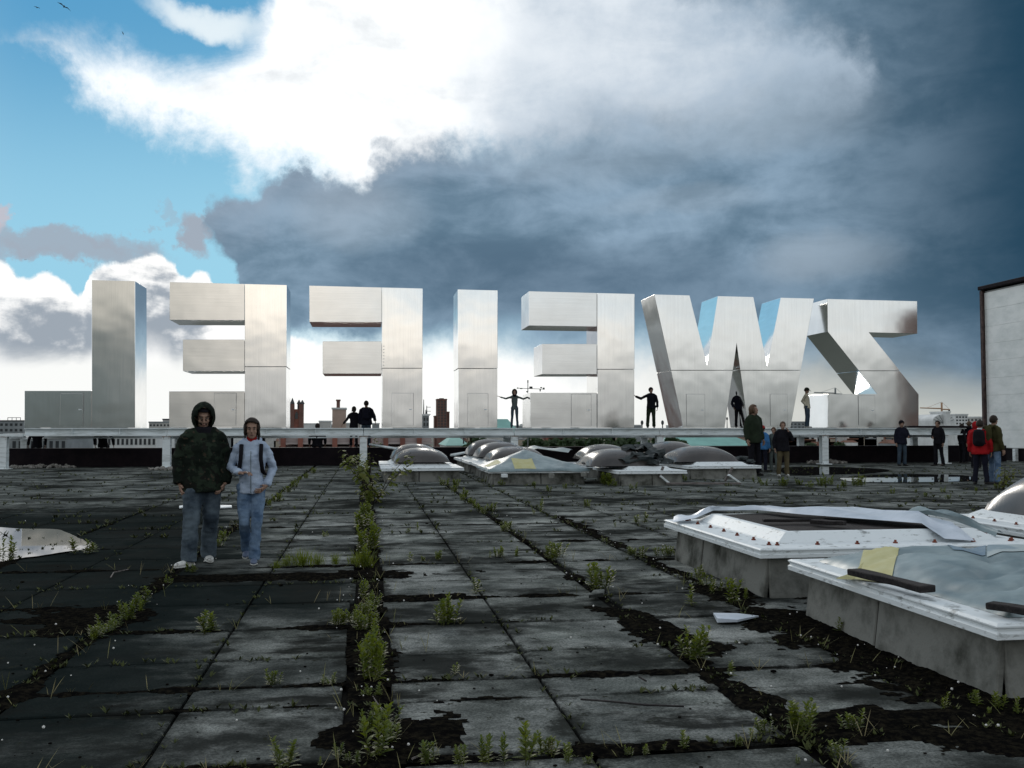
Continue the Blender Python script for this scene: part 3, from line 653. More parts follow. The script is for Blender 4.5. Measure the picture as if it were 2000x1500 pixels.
# rags
def rag(cx,cy,cz,rx,ry,rz,label,seed,m):
    b=NB(); bmesh.ops.create_icosphere(b,subdivisions=4,radius=1)
    for v in b.verts:
        d=v.co.normalized(); n_=noise.fractal(d*2.6+Vector((seed,0,0)),1,2,5); k=1+.45*n_+.12*noise.noise(d*11+Vector((seed,2,0)))
        v.co=Vector((d.x*rx*k,d.y*ry*k,max(-.15,d.z)*rz*k))
    bmesh.ops.delete(b,geom=[f for f in b.faces if noise.noise(f.calc_center_median()*5+Vector((seed,5,5)))>.32],context='FACES')
    o=obj('torn_tarpaulin',b,m,None,False); o.location=(cx,cy,cz); return tag(o,label,'rag')
M_rag=mat('black_rag',(.02,.028,.03),.7,c2=(.05,.06,.062),sc=5,bump=.5,bsc=14)
gx=X_(1205,26.2)
rag(gx+.62,26.3,.62,.75,.8,.40,'torn black tarpaulin rags bundled over a dome in the middle cluster',1,M_rag); rag(X_(1165,26.2),26.2,.50,.35,.45,.2,'tattered black end of rag trailing onto the white flange left of the bundle',4,M_rag)
rag(X_(1437,28.8),28.8,.48,.5,.4,.16,'flat dark rag heap at the right end of the cluster of skylights',7,M_rag)
# loose pale sheet behind tent
film([[PY(1012,886,29.5),PY(1050,876,31),PY(1110,884,31)],[PY(1005,878,33),PY(1040,873,34),PY(1120,879,34)]],'pale plastic film lying on the domes behind the tent shaped tarpaulin',M_tarp,18,.06,9)
# broken timber frame on the ground
fr=thing('timber_debris','broken white timber window frame lying in front of the cluster of skylights','debris',G(1375,948))
def fpart(a,c,w,m):
    o=G(1375,948); a=Vector(a)-o; c=Vector(c)-o; d=(c-a); b=NB(); box(b,0,d.length,-w/2,w/2,0,.05,.004)
    q=obj('rail',b,m,fr); q.matrix_local=Matrix.Translation(a)@d.normalized().to_track_quat('X','Z').to_matrix().to_4x4()
fy=G(1375,948).y
def F2(px,py,dy=0): q=PY(px,py,fy+dy); q.z=max(.012,q.z); return q
fpart(F2(1302,946),F2(1446,946),.10,M_wood); fpart(F2(1305,945,.1),F2(1288,931,.1),.13,M_wpaint); fpart(F2(1289,934,.15),F2(1297,912,.15),.09,M_wood)
fpart(F2(1444,945,.1),F2(1422,929,.1),.13,M_wpaint); fpart(F2(1417,941,.2),F2(1432,914,.2),.07,M_wood)
# ================================================================== BUILDING AT RIGHT
yf=43.2; xw=PY(1919,880,yf).x+.17
M_brown=mat('brown_render',(.16,.075,.055),.85,c2=(.10,.05,.04),sc=.8)
bw=thing('rooftop_building','windowless white clad rooftop building at the right edge with a dark rusty corner','building',(xw,yf,0))
b=NB(); box(b,.08,16,-13.8,-.05,.55,8.13); obj('wall_core',b,mat('core_grey',(.3,.32,.32),.9),bw)
b=NB(); box(b,.15,15.9,-13.7,-.1,-.03,.549); obj('plinth',b,M_black,bw)
M_clad=mat('white_cladding',(.86,.89,.88),.75,c2=(.72,.76,.75),sc=1.2,stretch=(1,1,2.2),lo=.4,hi=.65,bump=.25,bsc=12)
nr=9; hh=(8.05-.58)/nr
for r_ in range(nr):
    for k in range(4):
        y1=-.12-k*3.4; b=NB(); j=rs.uniform(-.004,.004); box(b,.02+j,.078,y1-3.393,y1,.58+r_*hh+.003,.58+(r_+1)*hh-.003,.004); obj('panel',b,M_clad,bw)
b=NB(); box(b,-.10,.30,-.10,.10,.35,8.18,.02); tube(b,[(-.16,-.2,.6),(-.16,-.2,3.5),(-.15,-.21,6),(-.16,-.2,8.1)],[.05,.05,.05,.05],8); obj('corner_post',b,mat('rusty_brown_steel',(.085,.055,.05),.8,c2=(.03,.02,.02),sc=4),bw)
b=NB(); box(b,-.18,16.1,-13.9,.12,8.2,8.38,.02); obj('coping',b,M_black,bw)
for k in range(4):
    b=NB(); box(b,-.1,.05,-2.3-k*3,-2.1-k*3,-.03,.55,.004); obj('stub_post',b,M_wpaint,bw)
bb=thing('brick_annex','reddish brown annex outside the right edge that the letter Z mirrors','building',(xw+.05,26.2,0))
b=NB(); box(b,0,15,0,3.1,-.03,8.0,.03); obj('wall',b,M_brown,bb)
for k in range(1):
    b=NB(); box(b,-.06,-.002,1.0,2.1,2.2,4.8,.01); obj('window',b,M_seam,bb)
# ================================================================== RUBBLE, LITTER
def rubble(px,py,rx,ry,h,n,label,seed):
    b=NB(); r=random.Random(seed)
    for i in range(n):
        a=r.uniform(0,2*PI); q=r.random()**.6; x=math.cos(a)*q*rx; y=math.sin(a)*q*ry; s=r.uniform(.03,.10); z=h*(1-q)**.8*r.uniform(.3,1)
        m=bmesh.ops.create_icosphere(b,subdivisions=1,radius=s)
        M=Matrix.Translation((x,y,z+s*.3))@Matrix.Rotation(r.uniform(0,6),4,(r.random(),r.random(),r.random()+.1))@Matrix.Diagonal((r.uniform(.6,1.3),r.uniform(.6,1.2),r.uniform(.5,.9),1))
        for v in m['verts']: v.co*=r.uniform(.8,1.15)
        bmesh.ops.transform(b,matrix=M,verts=m['verts'])
    o=obj('rubble_pile',b,M_rub); o.location=G(px,py); tag(o,label,'rubble',kind='stuff')
rubble(1810,899,1.15,.5,.42,420,'heap of pale broken stones near the right gantry posts',1)
rubble(1745,897,1.6,.3,.10,120,'thin scatter of stones against the parapet left of the big heap',6)
rubble(1615,905,.9,.5,.12,160,'low ring of pale stones round the foot of the right middle gantry post',2)
rubble(22,910,1.5,.7,.34,300,'heap of broken stones at the left edge beside the first gantry post',3)
rubble(85,914,1.2,.4,.10,110,'thin tail of stones trailing right from the leftmost heap',5)
rubble(320,918,.5,.3,.08,50,'few pale stones at the foot of the second gantry post from the left',4)
def flat(pts,label,m,name,cat,z=.02):
    P=[G(*p,z) for p in pts]; c=sum(P,Vector())/len(P); b=NB(); t=[b.verts.new(p-c+Vector((0,0,.008+.03*rs.random()))) for p in P]; l=[b.verts.new(p-c) for p in P]
    b.faces.new(t); b.faces.new(l[::-1])
    for k in range(len(P)): b.faces.new((l[k],l[(k+1)%len(P)],t[(k+1)%len(P)],t[k]))
    bmesh.ops.recalc_face_normals(b,faces=b.faces); o=obj(name,b,m); o.location=c; tag(o,label,cat)
flat([(1393,1200),(1401,1216),(1440,1215),(1482,1205),(1440,1203)],'pale triangular plastic shard lying on the slab before the open skylight',M_sheet,'plastic_shard','shard')
flat([(428,989),(452,988),(453,992),(428,993)],'thin white strip lying behind the walking couple, between their knees',M_wplas,'white_strip','strip')
flat([(350,990),(362,989),(362,992),(350,993)],'small white strip lying left of the hooded man',M_wplas,'white_strip','strip')
flat([(1160,1158),(1182,1153),(1178,1166),(1150,1168)],'broken grey slab corner lying flat beside a weed',M_conc,'broken_corner','stone',.03)
def stick(pts,r,label,m=M_dwood):
    P=[G(*p,.02) for p in pts]; b=NB(); tube(b,[p-P[0] for p in P],[r]*len(P),5); o=obj('stick',b,m); o.location=P[0]; tag(o,label,'stick')
stick([(1134,1366),(1190,1370),(1260,1377),(1336,1380)],.006,'long thin dark stick lying across a slab in the foreground')
stick([(1248,1322),(1262,1330)],.006,'tiny dark twig lying above the long stick')
stick([(728,1360),(745,1385),(765,1412),(772,1420)],.004,'pale dry stalk bent over the soil of the middle joint',M_wood)
stick([(805,1482),(835,1470)],.006,'short pale stick in the soil near the bottom edge',M_wood)
stick([(216,1128),(222,1118),(250,1112)],.006,'short curved stick on the dark slabs right below the left puddle',M_wood)
# clods and pebbles
b=NB()
for i in range(700):
    y=3.4+13*rs.random()**1.4; x=rs.uniform(-.62,.62)*y+.15*y
    s_=rs.uniform(.003,.010) if rs.random()<.96 else rs.uniform(.012,.024)
    q=bmesh.ops.create_icosphere(b,subdivisions=1,radius=s_); bmesh.ops.transform(b,matrix=Matrix.Translation((x,y,.008))@Matrix.Diagonal((1.2,1,.55,1)),verts=q['verts'])
tag(obj('soil_clods',b,M_soil),'small dark clods scattered over the concrete slabs','clods',kind='stuff')
b=NB()
for i in range(260):
    y=3.4+14*rs.random()**1.3; k=rs.choice((0.05,0.05,-2.0,2.15,3.3)); x=k+rs.gauss(0,.16) if rs.random()<.8 else rs.uniform(-.6,.6)*y+.15*y
    q=bmesh.ops.create_icosphere(b,subdivisions=1,radius=rs.uniform(.003,.009)); bmesh.ops.transform(b,matrix=Matrix.Translation((x,y,.035)),verts=q['verts'])
tag(obj('pale_grit',b,mat('pale_grit',(.6,.6,.58),.8)),'tiny pale bits of grit lying in the dark soil','grit',kind='stuff')
# ================================================================== WEEDS
def leaf(b,base,d,L,w,droop,seg=3,mi=0):
    d=d.normalized(); side=d.cross(Vector((0,0,1))); side=side.normalized() if side.length>1e-3 else Vector((1,0,0)); side=(side+Vector((0,0,rs.uniform(-.4,.4)))).normalized()
    prev=None; p=base.copy(); dd=d.copy()
    for i in range(seg+1):
        t=i/seg; ww=w*math.sin(PI*(.12+.88*t))**.8*(1 if i<seg else 0)
        if i==seg: cur=[b.verts.new(p)]
        else: cur=[b.verts.new(p-side*ww),b.verts.new(p+side*ww)]
        if prev:
            f=b.faces.new((prev[0],prev[1],cur[-1],cur[0])) if len(cur)==2 else b.faces.new((prev[0],prev[1],cur[0]))
            f.material_index=mi
        prev=cur; p=p+dd*(L/seg); dd=(dd+Vector((0,0,-droop))).normalized()
def weed_mesh(kind,seed):
    r=random.Random(seed); b=NB()
    ns={'tall':4,'bushy':11,'sprig':2,'low':7,'grass':40}[kind]
    if kind=='grass':
        for i in range(ns*3):
            a=r.uniform(0,2*PI); q=r.random()*.45; leaf(b,Vector((math.cos(a)*q,math.sin(a)*q*.5,0)),Vector((r.gauss(0,.35),r.gauss(0,.35),1)),r.uniform(.4,1.0),.010,.18,3)
    else:
        for i in range(ns):
            a=r.uniform(0,2*PI); sp={'tall':.12,'bushy':.30,'sprig':.03,'low':.38}[kind]; q=sp*math.sqrt(r.random())
            H=r.uniform(.6,1.0) if kind!='low' else r.uniform(.3,.8)
            if i==0: H=1.0
            base=Vector((math.cos(a)*q,math.sin(a)*q,-.02)); lean=Vector((math.cos(a)*r.uniform(0,.35),math.sin(a)*r.uniform(0,.35),1)).normalized()
            mid_=base+lean*H*.5; top=base+lean*H+Vector((r.gauss(0,.05),r.gauss(0,.05),0))
            tube(b,[base,mid_,top],[.012,.009,.004],4,False,mi=1)
            nl=int(12+H*12); ph=r.uniform(0,6)
            for k in range(nl):
                t=.12+.88*k/nl; p=base.lerp(mid_,t*2) if t<.5 else mid_.lerp(top,t*2-1)
                ph+=2.4+r.uniform(-.3,.3); up=.25+.9*t
                leaf(b,p,Vector((math.cos(ph),math.sin(ph),up)),(.34-.17*t)*r.uniform(.7,1.15),.048*r.uniform(.7,1.2),.22)
    me=bpy.data.meshes.new(kind+'_weed'); b.to_mesh(me); b.free(); me.materials.append(M_leaf); me.materials.append(M_stemw); return me
WM={k:[weed_mesh(k,s*7+len(k)) for s in range(n)] for k,n in (('tall',4),('bushy',4),('sprig',3),('low',3),('grass',2))}
def weed(px,py,hpx,kind,label,group=None,wide=1.,z=0.0):
    p=G(px,py,z); Z=p.x*math.sin(YAW)+p.y*math.cos(YAW); h=hpx*Z/F_
    o=bpy.data.objects.new('weed' if kind!='grass' else 'grass_tuft',rs.choice(WM[kind])); COL.objects.link(o)
    o.location=p; o.rotation_euler=(0,0,rs.uniform(0,6)); o.scale=(h*wide,h*wide,h); tag(o,label,'weed' if kind!='grass' else 'grass',group); return o
W1=[ # distinct plants
(735,1482,104,'tall','tallest bright weed in the middle soil strip at the bottom of the picture',.9),
(728,1330,100,'bushy','dense leafy weed in the middle soil strip level with the second slab row',.65),
(870,1219,58,'bushy','leafy weed cluster alone on the slab joint right of the middle soil strip',1.),
(1358,1288,66,'bushy','round bushy weed before the plastic shard, left of the nearest skylight',1.),
(1172,1150,52,'bushy','bushy weed beside a broken slab corner in the middle ground',1.1),
(1430,1182,52,'tall','upright weed at the near corner of the uncovered skylight',1.1),
(1570,1432,66,'bushy','large weed in the bottom joint left of the rightmost weeds',1.05),
(410,1236,48,'low','spiky weed on the dark slabs below the hooded man',1.3),
(537,1340,32,'low','small pale weed on the near left slabs, left one of a pair',1.2),
(640,1336,24,'low','small pale weed on the near left slabs, right one of a pair',1.3),
(1028,1492,86,'tall','upright leafy weed at the bottom edge right of the middle strip',1.),
(553,1502,62,'tall','weed cut by the bottom edge left of the middle strip',1.2),
(1250,1022,22,'low','lone weed in the open slab field before the uncovered skylight',1.5),
(12,1084,40,'low','leafy weed standing in the left puddle at the picture edge',1.),
(160,1082,34,'low','dark weed growing at the rim of the left puddle',1.5),
(1636,1238,32,'sprig','small weed at the foot of the nearest skylight curb',1.3),
(930,1160,32,'sprig','single slim weed on the joint behind the leafy cluster',1.5),
(1352,1184,42,'sprig','slim upright weed between the shard and the uncovered skylight',1.3),
(1665,1424,44,'low','weed in the bottom right joint, second from the large one',1.2),
(888,1318,24,'sprig','tiny weed on the thick joint in front of the leafy cluster',1.6),
(1428,1322,30,'sprig','small dark weed below the round bushy weed',1.5),
]
for a in W1: weed(*a[:5],wide=a[5])
ORD='first second third fourth fifth sixth seventh eighth ninth tenth eleventh twelfth thirteenth fourteenth fifteenth sixteenth seventeenth eighteenth nineteenth twentieth twenty-first twenty-second twenty-third twenty-fourth twenty-fifth twenty-sixth twenty-seventh twenty-eighth'.split()
def many(L,label,group,kinds,along='y'):
    L=sorted(L,key=lambda q:-q[1] if along=='y' else q[0])
    for i,(x,y,h) in enumerate(L): weed(x+rs.uniform(-5,5),y,h*rs.uniform(.75,1.1),rs.choice(kinds),ORD[i]+' weed from the '+('bottom ' if along=='y' else 'left ')+label,group,rs.uniform(.8,1.4))
many([(716,1032,44),(719,1075,55),(713,1108,48),(715,1010,30),(717,1168,48),(714,1206,44),(724,1228,36),(690,1220,38),(662,1222,36),(716,1258,50),(731,1284,52),(706,1440,44),(712,1232,44),(724,1362,40),(745,1432,62),(765,1455,50),(728,1190,34),(715,985,26)],
 'among the leafy row in the wide middle soil strip','weeds in the middle soil strip',['tall','bushy','bushy','low'])
many([(848,1492,52),(955,1492,66),(985,1494,58),(905,1494,40),(1060,1480,44),(1110,1492,50),(1150,1490,22),(1230,1478,20),(1265,1474,30),(1335,1464,46),(1295,1466,22),(1440,1458,24),(1475,1448,30),(1500,1438,44),(1640,1480,40),(1560,1492,20),(690,1492,36),(622,1496,26),(660,1480,30)],
 'in the long joint at the bottom of the picture','weeds in the bottom joint',['tall','low','sprig'],'x')
many([(1235,1085,24),(1252,1092,26),(1280,1088,20),(1305,1086,24),(1365,1132,26),(1385,1146,34),(1400,1158,30),(1370,1120,20),(1455,1172,30),(1320,1085,16),(1340,1098,18)],
 'along the left curb of the uncovered skylight','weeds along the open skylight',['low','bushy','tall'],'x')
many([(250,1212,44),(212,1235,34),(275,1182,34),(232,1226,40),(190,1246,28),(262,1196,30),(180,1250,20),(330,1140,22),(440,1056,22),(425,1068,18),(372,1118,20)],
 'in the dim soil strip on the left slabs','weeds in the left soil strip',['low','bushy'])
many([(800,1098,26),(828,1096,14),(858,1094,22),(978,1088,26),(1002,1087,22),(960,1090,14),(1078,1092,32),(1090,1088,30),(632,1048,16),(945,1004,22),(958,998,18),(1052,1002,26),(1040,1006,16),(985,1038,18),(992,1032,14),(1142,990,16),(1150,992,12),(1185,1058,14),(1300,1004,10),(1200,1030,12),(800,1040,14),(815,1036,16),(1070,960,12),(1240,955,12),(1262,968,14),(1100,955,10)],
 'among the small ones on the middle ground slab joints','weeds in the middle ground',['low','sprig','bushy'],'x')
many([(872,948,20),(882,962,20),(898,972,18),(915,985,16),(930,995,14),(890,950,16),(905,978,14),(925,992,16)],
 'in the joint running toward the skylight cluster','weeds in the joint by the cluster',['bushy','low'])
many([(608,925,12),(596,935,14),(584,944,14),(572,952,14),(560,962,16),(548,972,18),(536,980,18),(528,988,14),(590,938,10)],
 'in the bright green joint behind the woman','weeds in the joint behind the woman',['bushy','low'])
many([(1182,948,26),(1170,942,20),(1195,950,20),(1335,940,18),(1482,944,16),(1495,948,14),(1530,950,20),(1560,948,16),(1600,950,22),(1615,948,26),(1580,952,14),(1650,952,18),(1668,950,22),(1685,950,26),(1640,955,12),(1790,962,10),(1850,975,14),(1740,965,12),(1845,962,14),(1810,970,8),(1420,950,10),(1110,945,12),(1040,950,12),(980,948,14),(945,942,12),(1950,955,14),(1900,960,10)],
 'before the skylight cluster and the standing people','weeds before the cluster',['bushy','low','low'],'x')
many([(1848,1388,44),(1905,1382,36),(1955,1390,40),(1890,1372,26),(1960,1362,24),(1985,1400,40),(1930,1400,20)],
 'in the dark soil at the bottom right','weeds at the bottom right',['low','sprig','tall'],'x')
for (x,y,h) in [(590,1106,46),(560,1106,30),(620,1104,32),(655,1102,30),(690,1102,26),(712,1108,52),(540,1110,22)]: weed(x,y,h,'grass','grass tuft on the cross joint between the woman and the middle strip','grass tufts right of the woman',rs.uniform(.9,1.3))
# sprouts and moss along joints
b=NB()
for i in range(9000):
    y=4+32*rs.random()**1.15; x=rs.uniform(-.6,.6)*y+.15*y
    if rs.random()<.5:
        k=min(LX,key=lambda q:abs(q-x)); 
        if k not in WIDEX and rs.random()<.6: continue
        x=k+rs.gauss(0,.05)
    else:
        k=min(LYs,key=lambda q:abs(q-y)); y=k+rs.gauss(0,.03)
        if noise.noise(Vector((x*.7,k*3,2)))<.0: continue
    if 3.5<x<10 and 5<y<11.5: continue
    h=rs.uniform(.012,.055)*(1 if y<14 else 1.7)
    for q in range(4):
        a=rs.uniform(0,6.3); leaf(b,Vector((x,y,.0)),Vector((math.cos(a),math.sin(a),rs.uniform(.5,1.6))),h,h*.16,.2,2)
tag(obj('joint_sprouts',b,mat('sprout_green',(.030,.040,.010),.8,c2=(.05,.06,.012),sc=3)),'tiny sprouts and moss along the slab joints','moss',kind='stuff')
b=NB()
for i in range(420):
    k=rs.choice((0.05,0.05,0.05,-2.0,2.15,3.3)); y=3.8+12*rs.random()**1.3; x=k+rs.gauss(0,.13)
    if rs.random()<.45: y=rs.choice((4.62,11.1,8.86,7.74,6.03))+rs.gauss(0,.05); x=rs.uniform(-.55,.55)*y+.15*y
    if 3.4<x<10 and 5<y<11.5: continue
    h=rs.uniform(.05,.20); a=rs.uniform(0,6.3); t=rs.uniform(.2,1.4)
    for q in range(rs.choice((1,1,3))): leaf(b,Vector((x,y,0)),Vector((math.cos(a+q)*t,math.sin(a+q)*t,1)),h*rs.uniform(.7,1),.0022,.10,3)
tag(obj('dry_stalks',b,mat('straw',(.22,.19,.10),.8,c2=(.12,.13,.04),sc=2)),'dry straw coloured stalks and thin blades among the weeds','dry grass',kind='stuff')
# saplings
def sapling(px,py,hpx,label,n,spread,seed):
    p=G(px,py); Z=p.x*math.sin(YAW)+p.y*math.cos(YAW); h=hpx*Z/F_; r=random.Random(seed); root=thing('sapling',label,'sapling',p)
    b=NB(); lv=NB()
    tips=[]
    for i in range(n):
        a=r.uniform(0,6.28); q=r.uniform(.1,1)*spread; H=h*r.uniform(.55,1.)*(1-.25*q/spread)
        p0=Vector((r.gauss(0,.05),r.gauss(0,.05),-.02)); p1=Vector((math.cos(a)*q*.4,math.sin(a)*q*.4,H*.5)); p2=Vector((math.cos(a)*q,math.sin(a)*q,H))
        tube(b,[p0,p1,p2],[.012,.008,.003],5)
        for k in range(34):
            t=.1+.9*k/34; pp=p0.lerp(p1,t*2) if t<.5 else p1.lerp(p2,2*t-1); a2=r.uniform(0,6.28)
            off=Vector((math.cos(a2),math.sin(a2),r.uniform(-.3,.6)))*r.uniform(.02,.14)*h
            leaf(lv,pp+off,Vector((math.cos(a2),math.sin(a2),r.uniform(-.9,.3))),r.uniform(.06,.11)*min(1.3,max(.6,h)),.032*min(1.3,max(.6,h)),.25,3)
    obj('stems',b,M_bark,root); obj('foliage',lv,M_leafd,root)
sapling(728,982,128,'leafy sapling rising from the middle strip in front of the gantry post',8,1.0,5)
sapling(700,935,55,'low leafy sapling left of the tall one before the parapet',5,.8,6)
sapling(738,905,60,'slim sapling behind the tall one, touching the gantry post',5,.5,9)
sapling(1962,955,75,'thin sapling at the right edge beside the man in light jeans',4,.35,8)
# ================================================================== CITY
def bmat(n,c,c2): return mat(n,c,.8,c2=c2,sc=.25,lo=.35,hi=.65)
M_brick=mat('red_brick',(.26,.105,.08),.9,c2=(.19,.08,.062),sc=.8); M_brk2=mat('brown_brick',(.16,.085,.07),.9,c2=(.11,.06,.05),sc=.3)
M_pale=bmat('pale_render',(.50,.50,.48),(.38,.38,.37)); M_roofw=bmat('white_roof',(.66,.68,.68),(.5,.52,.52)); M_gry=bmat('grey_render',(.26,.28,.29),(.18,.2,.21))
M_cop=mat('green_copper',(.20,.42,.38),.7,c2=(.16,.34,.31),sc=.15); M_rroof=bmat('red_roof',(.20,.09,.06),(.13,.07,.05)); M_dk=bmat('dark_slate',(.05,.055,.06),(.08,.085,.09)); M_win=mat('dark_window',(.03,.035,.04),.2,spec=.6); M_bd=bmat('beige_stone',(.36,.31,.24),(.27,.23,.19))
def pxbox(bm,px0,px1,py,dist,depth,zb=GZ,off=0.):
    a=PY(px0,py,dist); c=PY(px1,py,dist); box(bm,a.x-off,c.x-off,0,depth,zb,a.z)
    return a,c
def bld(name,px0,px1,py,dist,depth,m,label,cat='building',roof=None,win=None,group=None,zb=GZ,rh=None,parapet=False):
    a=PY(px0,py,dist); c=PY(px1,py,dist); w=c.x-a.x; z=a.z
    if roof: z-=rh
    root=thing(name,label,cat,((a.x+c.x)/2,dist,zb),0,group)
    b=NB(); box(b,-w/2,w/2,0,depth,0,z-zb); obj('wall',b,m,root)
    if roof=='gable':
        b=NB(); prism(b,[(-w/2-.3,0),(w/2+.3,0),(w/2*.9,rh),(-w/2*.9,rh)],-.3,depth+.3)
        for v in b.verts:
            if v.co.z>rh-.1: v.co.y=depth/2
            v.co.z+=z-zb+.02
        obj('roof',b,parapet or M_rroof,root)
    else:
        b=NB(); box(b,-w/2-.2,w/2+.2,-.2,depth+.2,z-zb+.01,z-zb+.25+.0008*dist); obj('roof',b,M_roofw if not parapet else parapet,root)
    if win:
        nx,nz,wz,hz2=win; 
        for i in range(nx):
            for k in range(nz):
                b=NB(); x=-w/2+w*(i+.5)/nx; zt=z-zb-wz*(k+.35)
                box(b,x-w/nx*.27,x+w/nx*.27,-.08,.02,zt-hz2,zt); obj('window',b,M_win,root)
    return root
# church with twin pinnacled towers
ch=thing('church','red brick church tower with thin pinnacles seen between the left E and the F','church',PY(578,860,210)*1.0)
bx=ch.location.x; ch.location.z=GZ
def P2(px,py,d=210): q=PY(px,py,d); return (q.x-bx,q.z-GZ)
for (a,c) in ((566,574.5),(584,592)):
    x0,z=P2(a,789); x1,_=P2(c,789); b=NB(); box(b,x0,x1,0,1.6,0,z); obj('tower',b,M_brk2,ch)
x0,z=P2(567,799); x1,_=P2(591,799); b=NB(); box(b,x0+.1,x1-.1,.3,6,0,z); obj('wall',b,M_brick,ch)
for px,t in ((570.5,777),(583.5,780.5),(590,781)):
    x,z=P2(px,791); _,zt=P2(px,t); b=NB(); tube(b,[(x,.8,z-1),(x,.8,z+.2),(x,.8,z+.3),(x,.8,zt)],[.34,.34,.5,.05],6); obj('pinnacle',b,M_dk,ch)
x0,z=P2(576,808); x1,z2=P2(582,818); b=NB(); prism(b,[(x0,z2),(x1,z2),(x1,z),((x0+x1)/2,z+.5),(x0,z)],.22,.32); obj('window',b,M_win,ch)
# lattice masts
def lattice(px,py0,py1,d,w,label,name='lattice_mast'):
    p=PY(px,py1,d); zt=PY(px,py0,d).z; root=thing(name,label,'mast',(p.x,d,GZ)); b=NB(); h=zt-GZ
    for sx in (-1,1):
        for sy in (-1,1): tube(b,[(sx*w,sy*w,0),(sx*w*.3,sy*w*.3,h)],[.05,.05],4)
    n=int(h/1.2)
    for k in range(n):
        z=k*h/n; z2=(k+1)*h/n; s0=w*(1-.7*z/h); s1=w*(1-.7*z2/h); s=1 if k%2 else -1
        tube(b,[(-s0*s,-s0,z),(s1*s,-s1,z2)],[.035,.035],4)
    obj('lattice',b,M_gry,root)
lattice(563,777,835,150,.6,'thin pale lattice mast left of the church tower')
# tower house with chimney
th=bld('tower_house',649,675,799.5,260,9,mat('pinkish_plaster',(.42,.31,.26),.85,c2=(.33,.25,.21),sc=.3),'pinkish block with one tall chimney between the church and the standing pair','building')
b=NB(); p=PY(660,783,260); box(b,p.x-.45-th.location.x,p.x+.45-th.location.x,3,4,PY(660,799,260).z-GZ,p.z-GZ); box(b,p.x-.6-th.location.x,p.x+.6-th.location.x,2.85,4.15,p.z-GZ+.02,p.z-GZ+.45); obj('chimney',b,M_brk2,th)
# round topped brown tower
tt=bld('tower_block',854,873,781,700,14,M_brk2,'brown high rise tower between the F and the I','tower',win=(3,10,2.0,1.2),parapet=M_brk2)
b=NB(); q=PY(863,779,700); box(b,-1.5,1.5,3,9,q.z-GZ-1.5,q.z-GZ+.6); obj('roof_cabin',b,M_dk,tt)
bld('tower_annex',873,878,806,705,12,M_brk2,'narrow lower annex on the right flank of the brown tower','building',parapet=M_brk2)
bld('tower_annex',849,854,814,705,12,M_brk2,'low annex on the left flank of the brown tower','building',parapet=M_brk2)
# long brick building under the beam
lb=thing('brick_building','long red brick building with pilasters seen under the beam behind the sapling','building',(PY(545,860,115).x,115,GZ))
ox=lb.location.x; L_=PY(843,860,115).x-ox; zt=PY(700,853,115).z-GZ
b=NB(); box(b,0,L_,0,14,0,zt-1.1); obj('wall',b,M_brick,lb)
b=NB(); box(b,-.1,L_+.1,-.35,14.2,zt-.85,zt-.62); box(b,0,L_,.05,13.5,zt-.6,zt+.3); obj('cornice',b,bmat('pinkish_stone',(.42,.36,.35),(.34,.29,.28)),lb)
for k in range(9):
    x=L_*(k+.25)/9; b=NB(); box(b,x-.28,x+.28,-.5,-.0,0,zt+.2); obj('pilaster',b,M_brick,lb)
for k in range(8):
    x=L_*(k+.78)/9; b=NB(); box(b,x-.7,x+.7,-.12,.02,zt-1.35,zt-1.12); obj('painted_shadow',b,M_dk,lb)  # dark slate strips stand in for the shadow under the cornice
# copper roofs
def copper(px0,px1,py,dist,rh,label,ridge=.25):
    a=PY(px0,py,dist); c=PY(px1,py,dist); w=c.x-a.x; root=thing('copper_roofed_building',label,'building',((a.x+c.x)/2,dist,GZ))
    z=a.z-rh; b=NB(); box(b,-w/2,w/2,0,30,0,z-GZ); obj('wall',b,M_pale,root)
    b=NB(); prism(b,[(-w/2-.5,0),(w/2+.5,0),(w/2-w*ridge,rh),(-w/2+w*ridge,rh)],-.5,30.5)
    for v in b.verts:
        if v.co.z>rh*.5: v.co.y=15+(v.co.y-15)*.3
        v.co.z+=z-GZ+.02
    obj('roof',b,M_cop,root)
copper(872,915,853,330,3.0,'green copper roof between the F and the I, lower left of the three',.35)
copper(955,1012,818,300,4.2,'green copper roof rising behind the man with spread arms',.2)
copper(1318,1475,853,330,3.2,'wide green copper roof under the beam right of the W',.13)
bld('building',993,1004,852,250,10,M_dk,'small dark box shaped roof hut below the copper roof','building')
# left: white hall, terraces, blocks
bld('white_hall',183,305,853,170,40,M_roofw,'low white roofed hall beyond the lower terrace at the left','building',win=(14,1,1.0,1.0),parapet=M_roofw)
bld('white_hall',22,130,857,190,30,M_gry,'long grey hall with a dark front, left of the white roofed one','building',win=(9,1,1.2,1.4),parapet=M_roofw)
bld('block',-40,46,823,600,30,M_gry,'grey blue apartment block left of the letter L with a frame on its roof','building',win=(9,3,3.2,1.5),parapet=M_dk)
b=NB()
f0=PY(9,815,600); f1=PY(34,815,600); zb_=PY(9,823,600).z
for x in (f0.x,(f0.x*2+f1.x)/3,(f0.x+2*f1.x)/3,f1.x): box(b,x-.12,x+.12,5,5.3,zb_-2,f0.z)
box(b,f0.x,f1.x,5.02,5.28,f0.z-.3,f0.z); o=obj('roof_frame',b,M_dk); o.location=(0,600,0); tag(o,'open steel frame standing on the roof of the leftmost apartment block','frame')
bld('block',291,332,826,420,20,M_pale,'white block with balconies between the letter L and the left E','building',win=(6,2,1.6,.8),parapet=M_gry)
bld('block',318,332,820.5,430,16,M_pale,'upper white storey right above the balconied block','building',parapet=M_dk)
bld('block',1542,1580,825,900,30,M_gry,'small blue grey block between the W and the Z behind the man in the cap','building',win=(5,2,3.,1.4),parapet=M_gry)
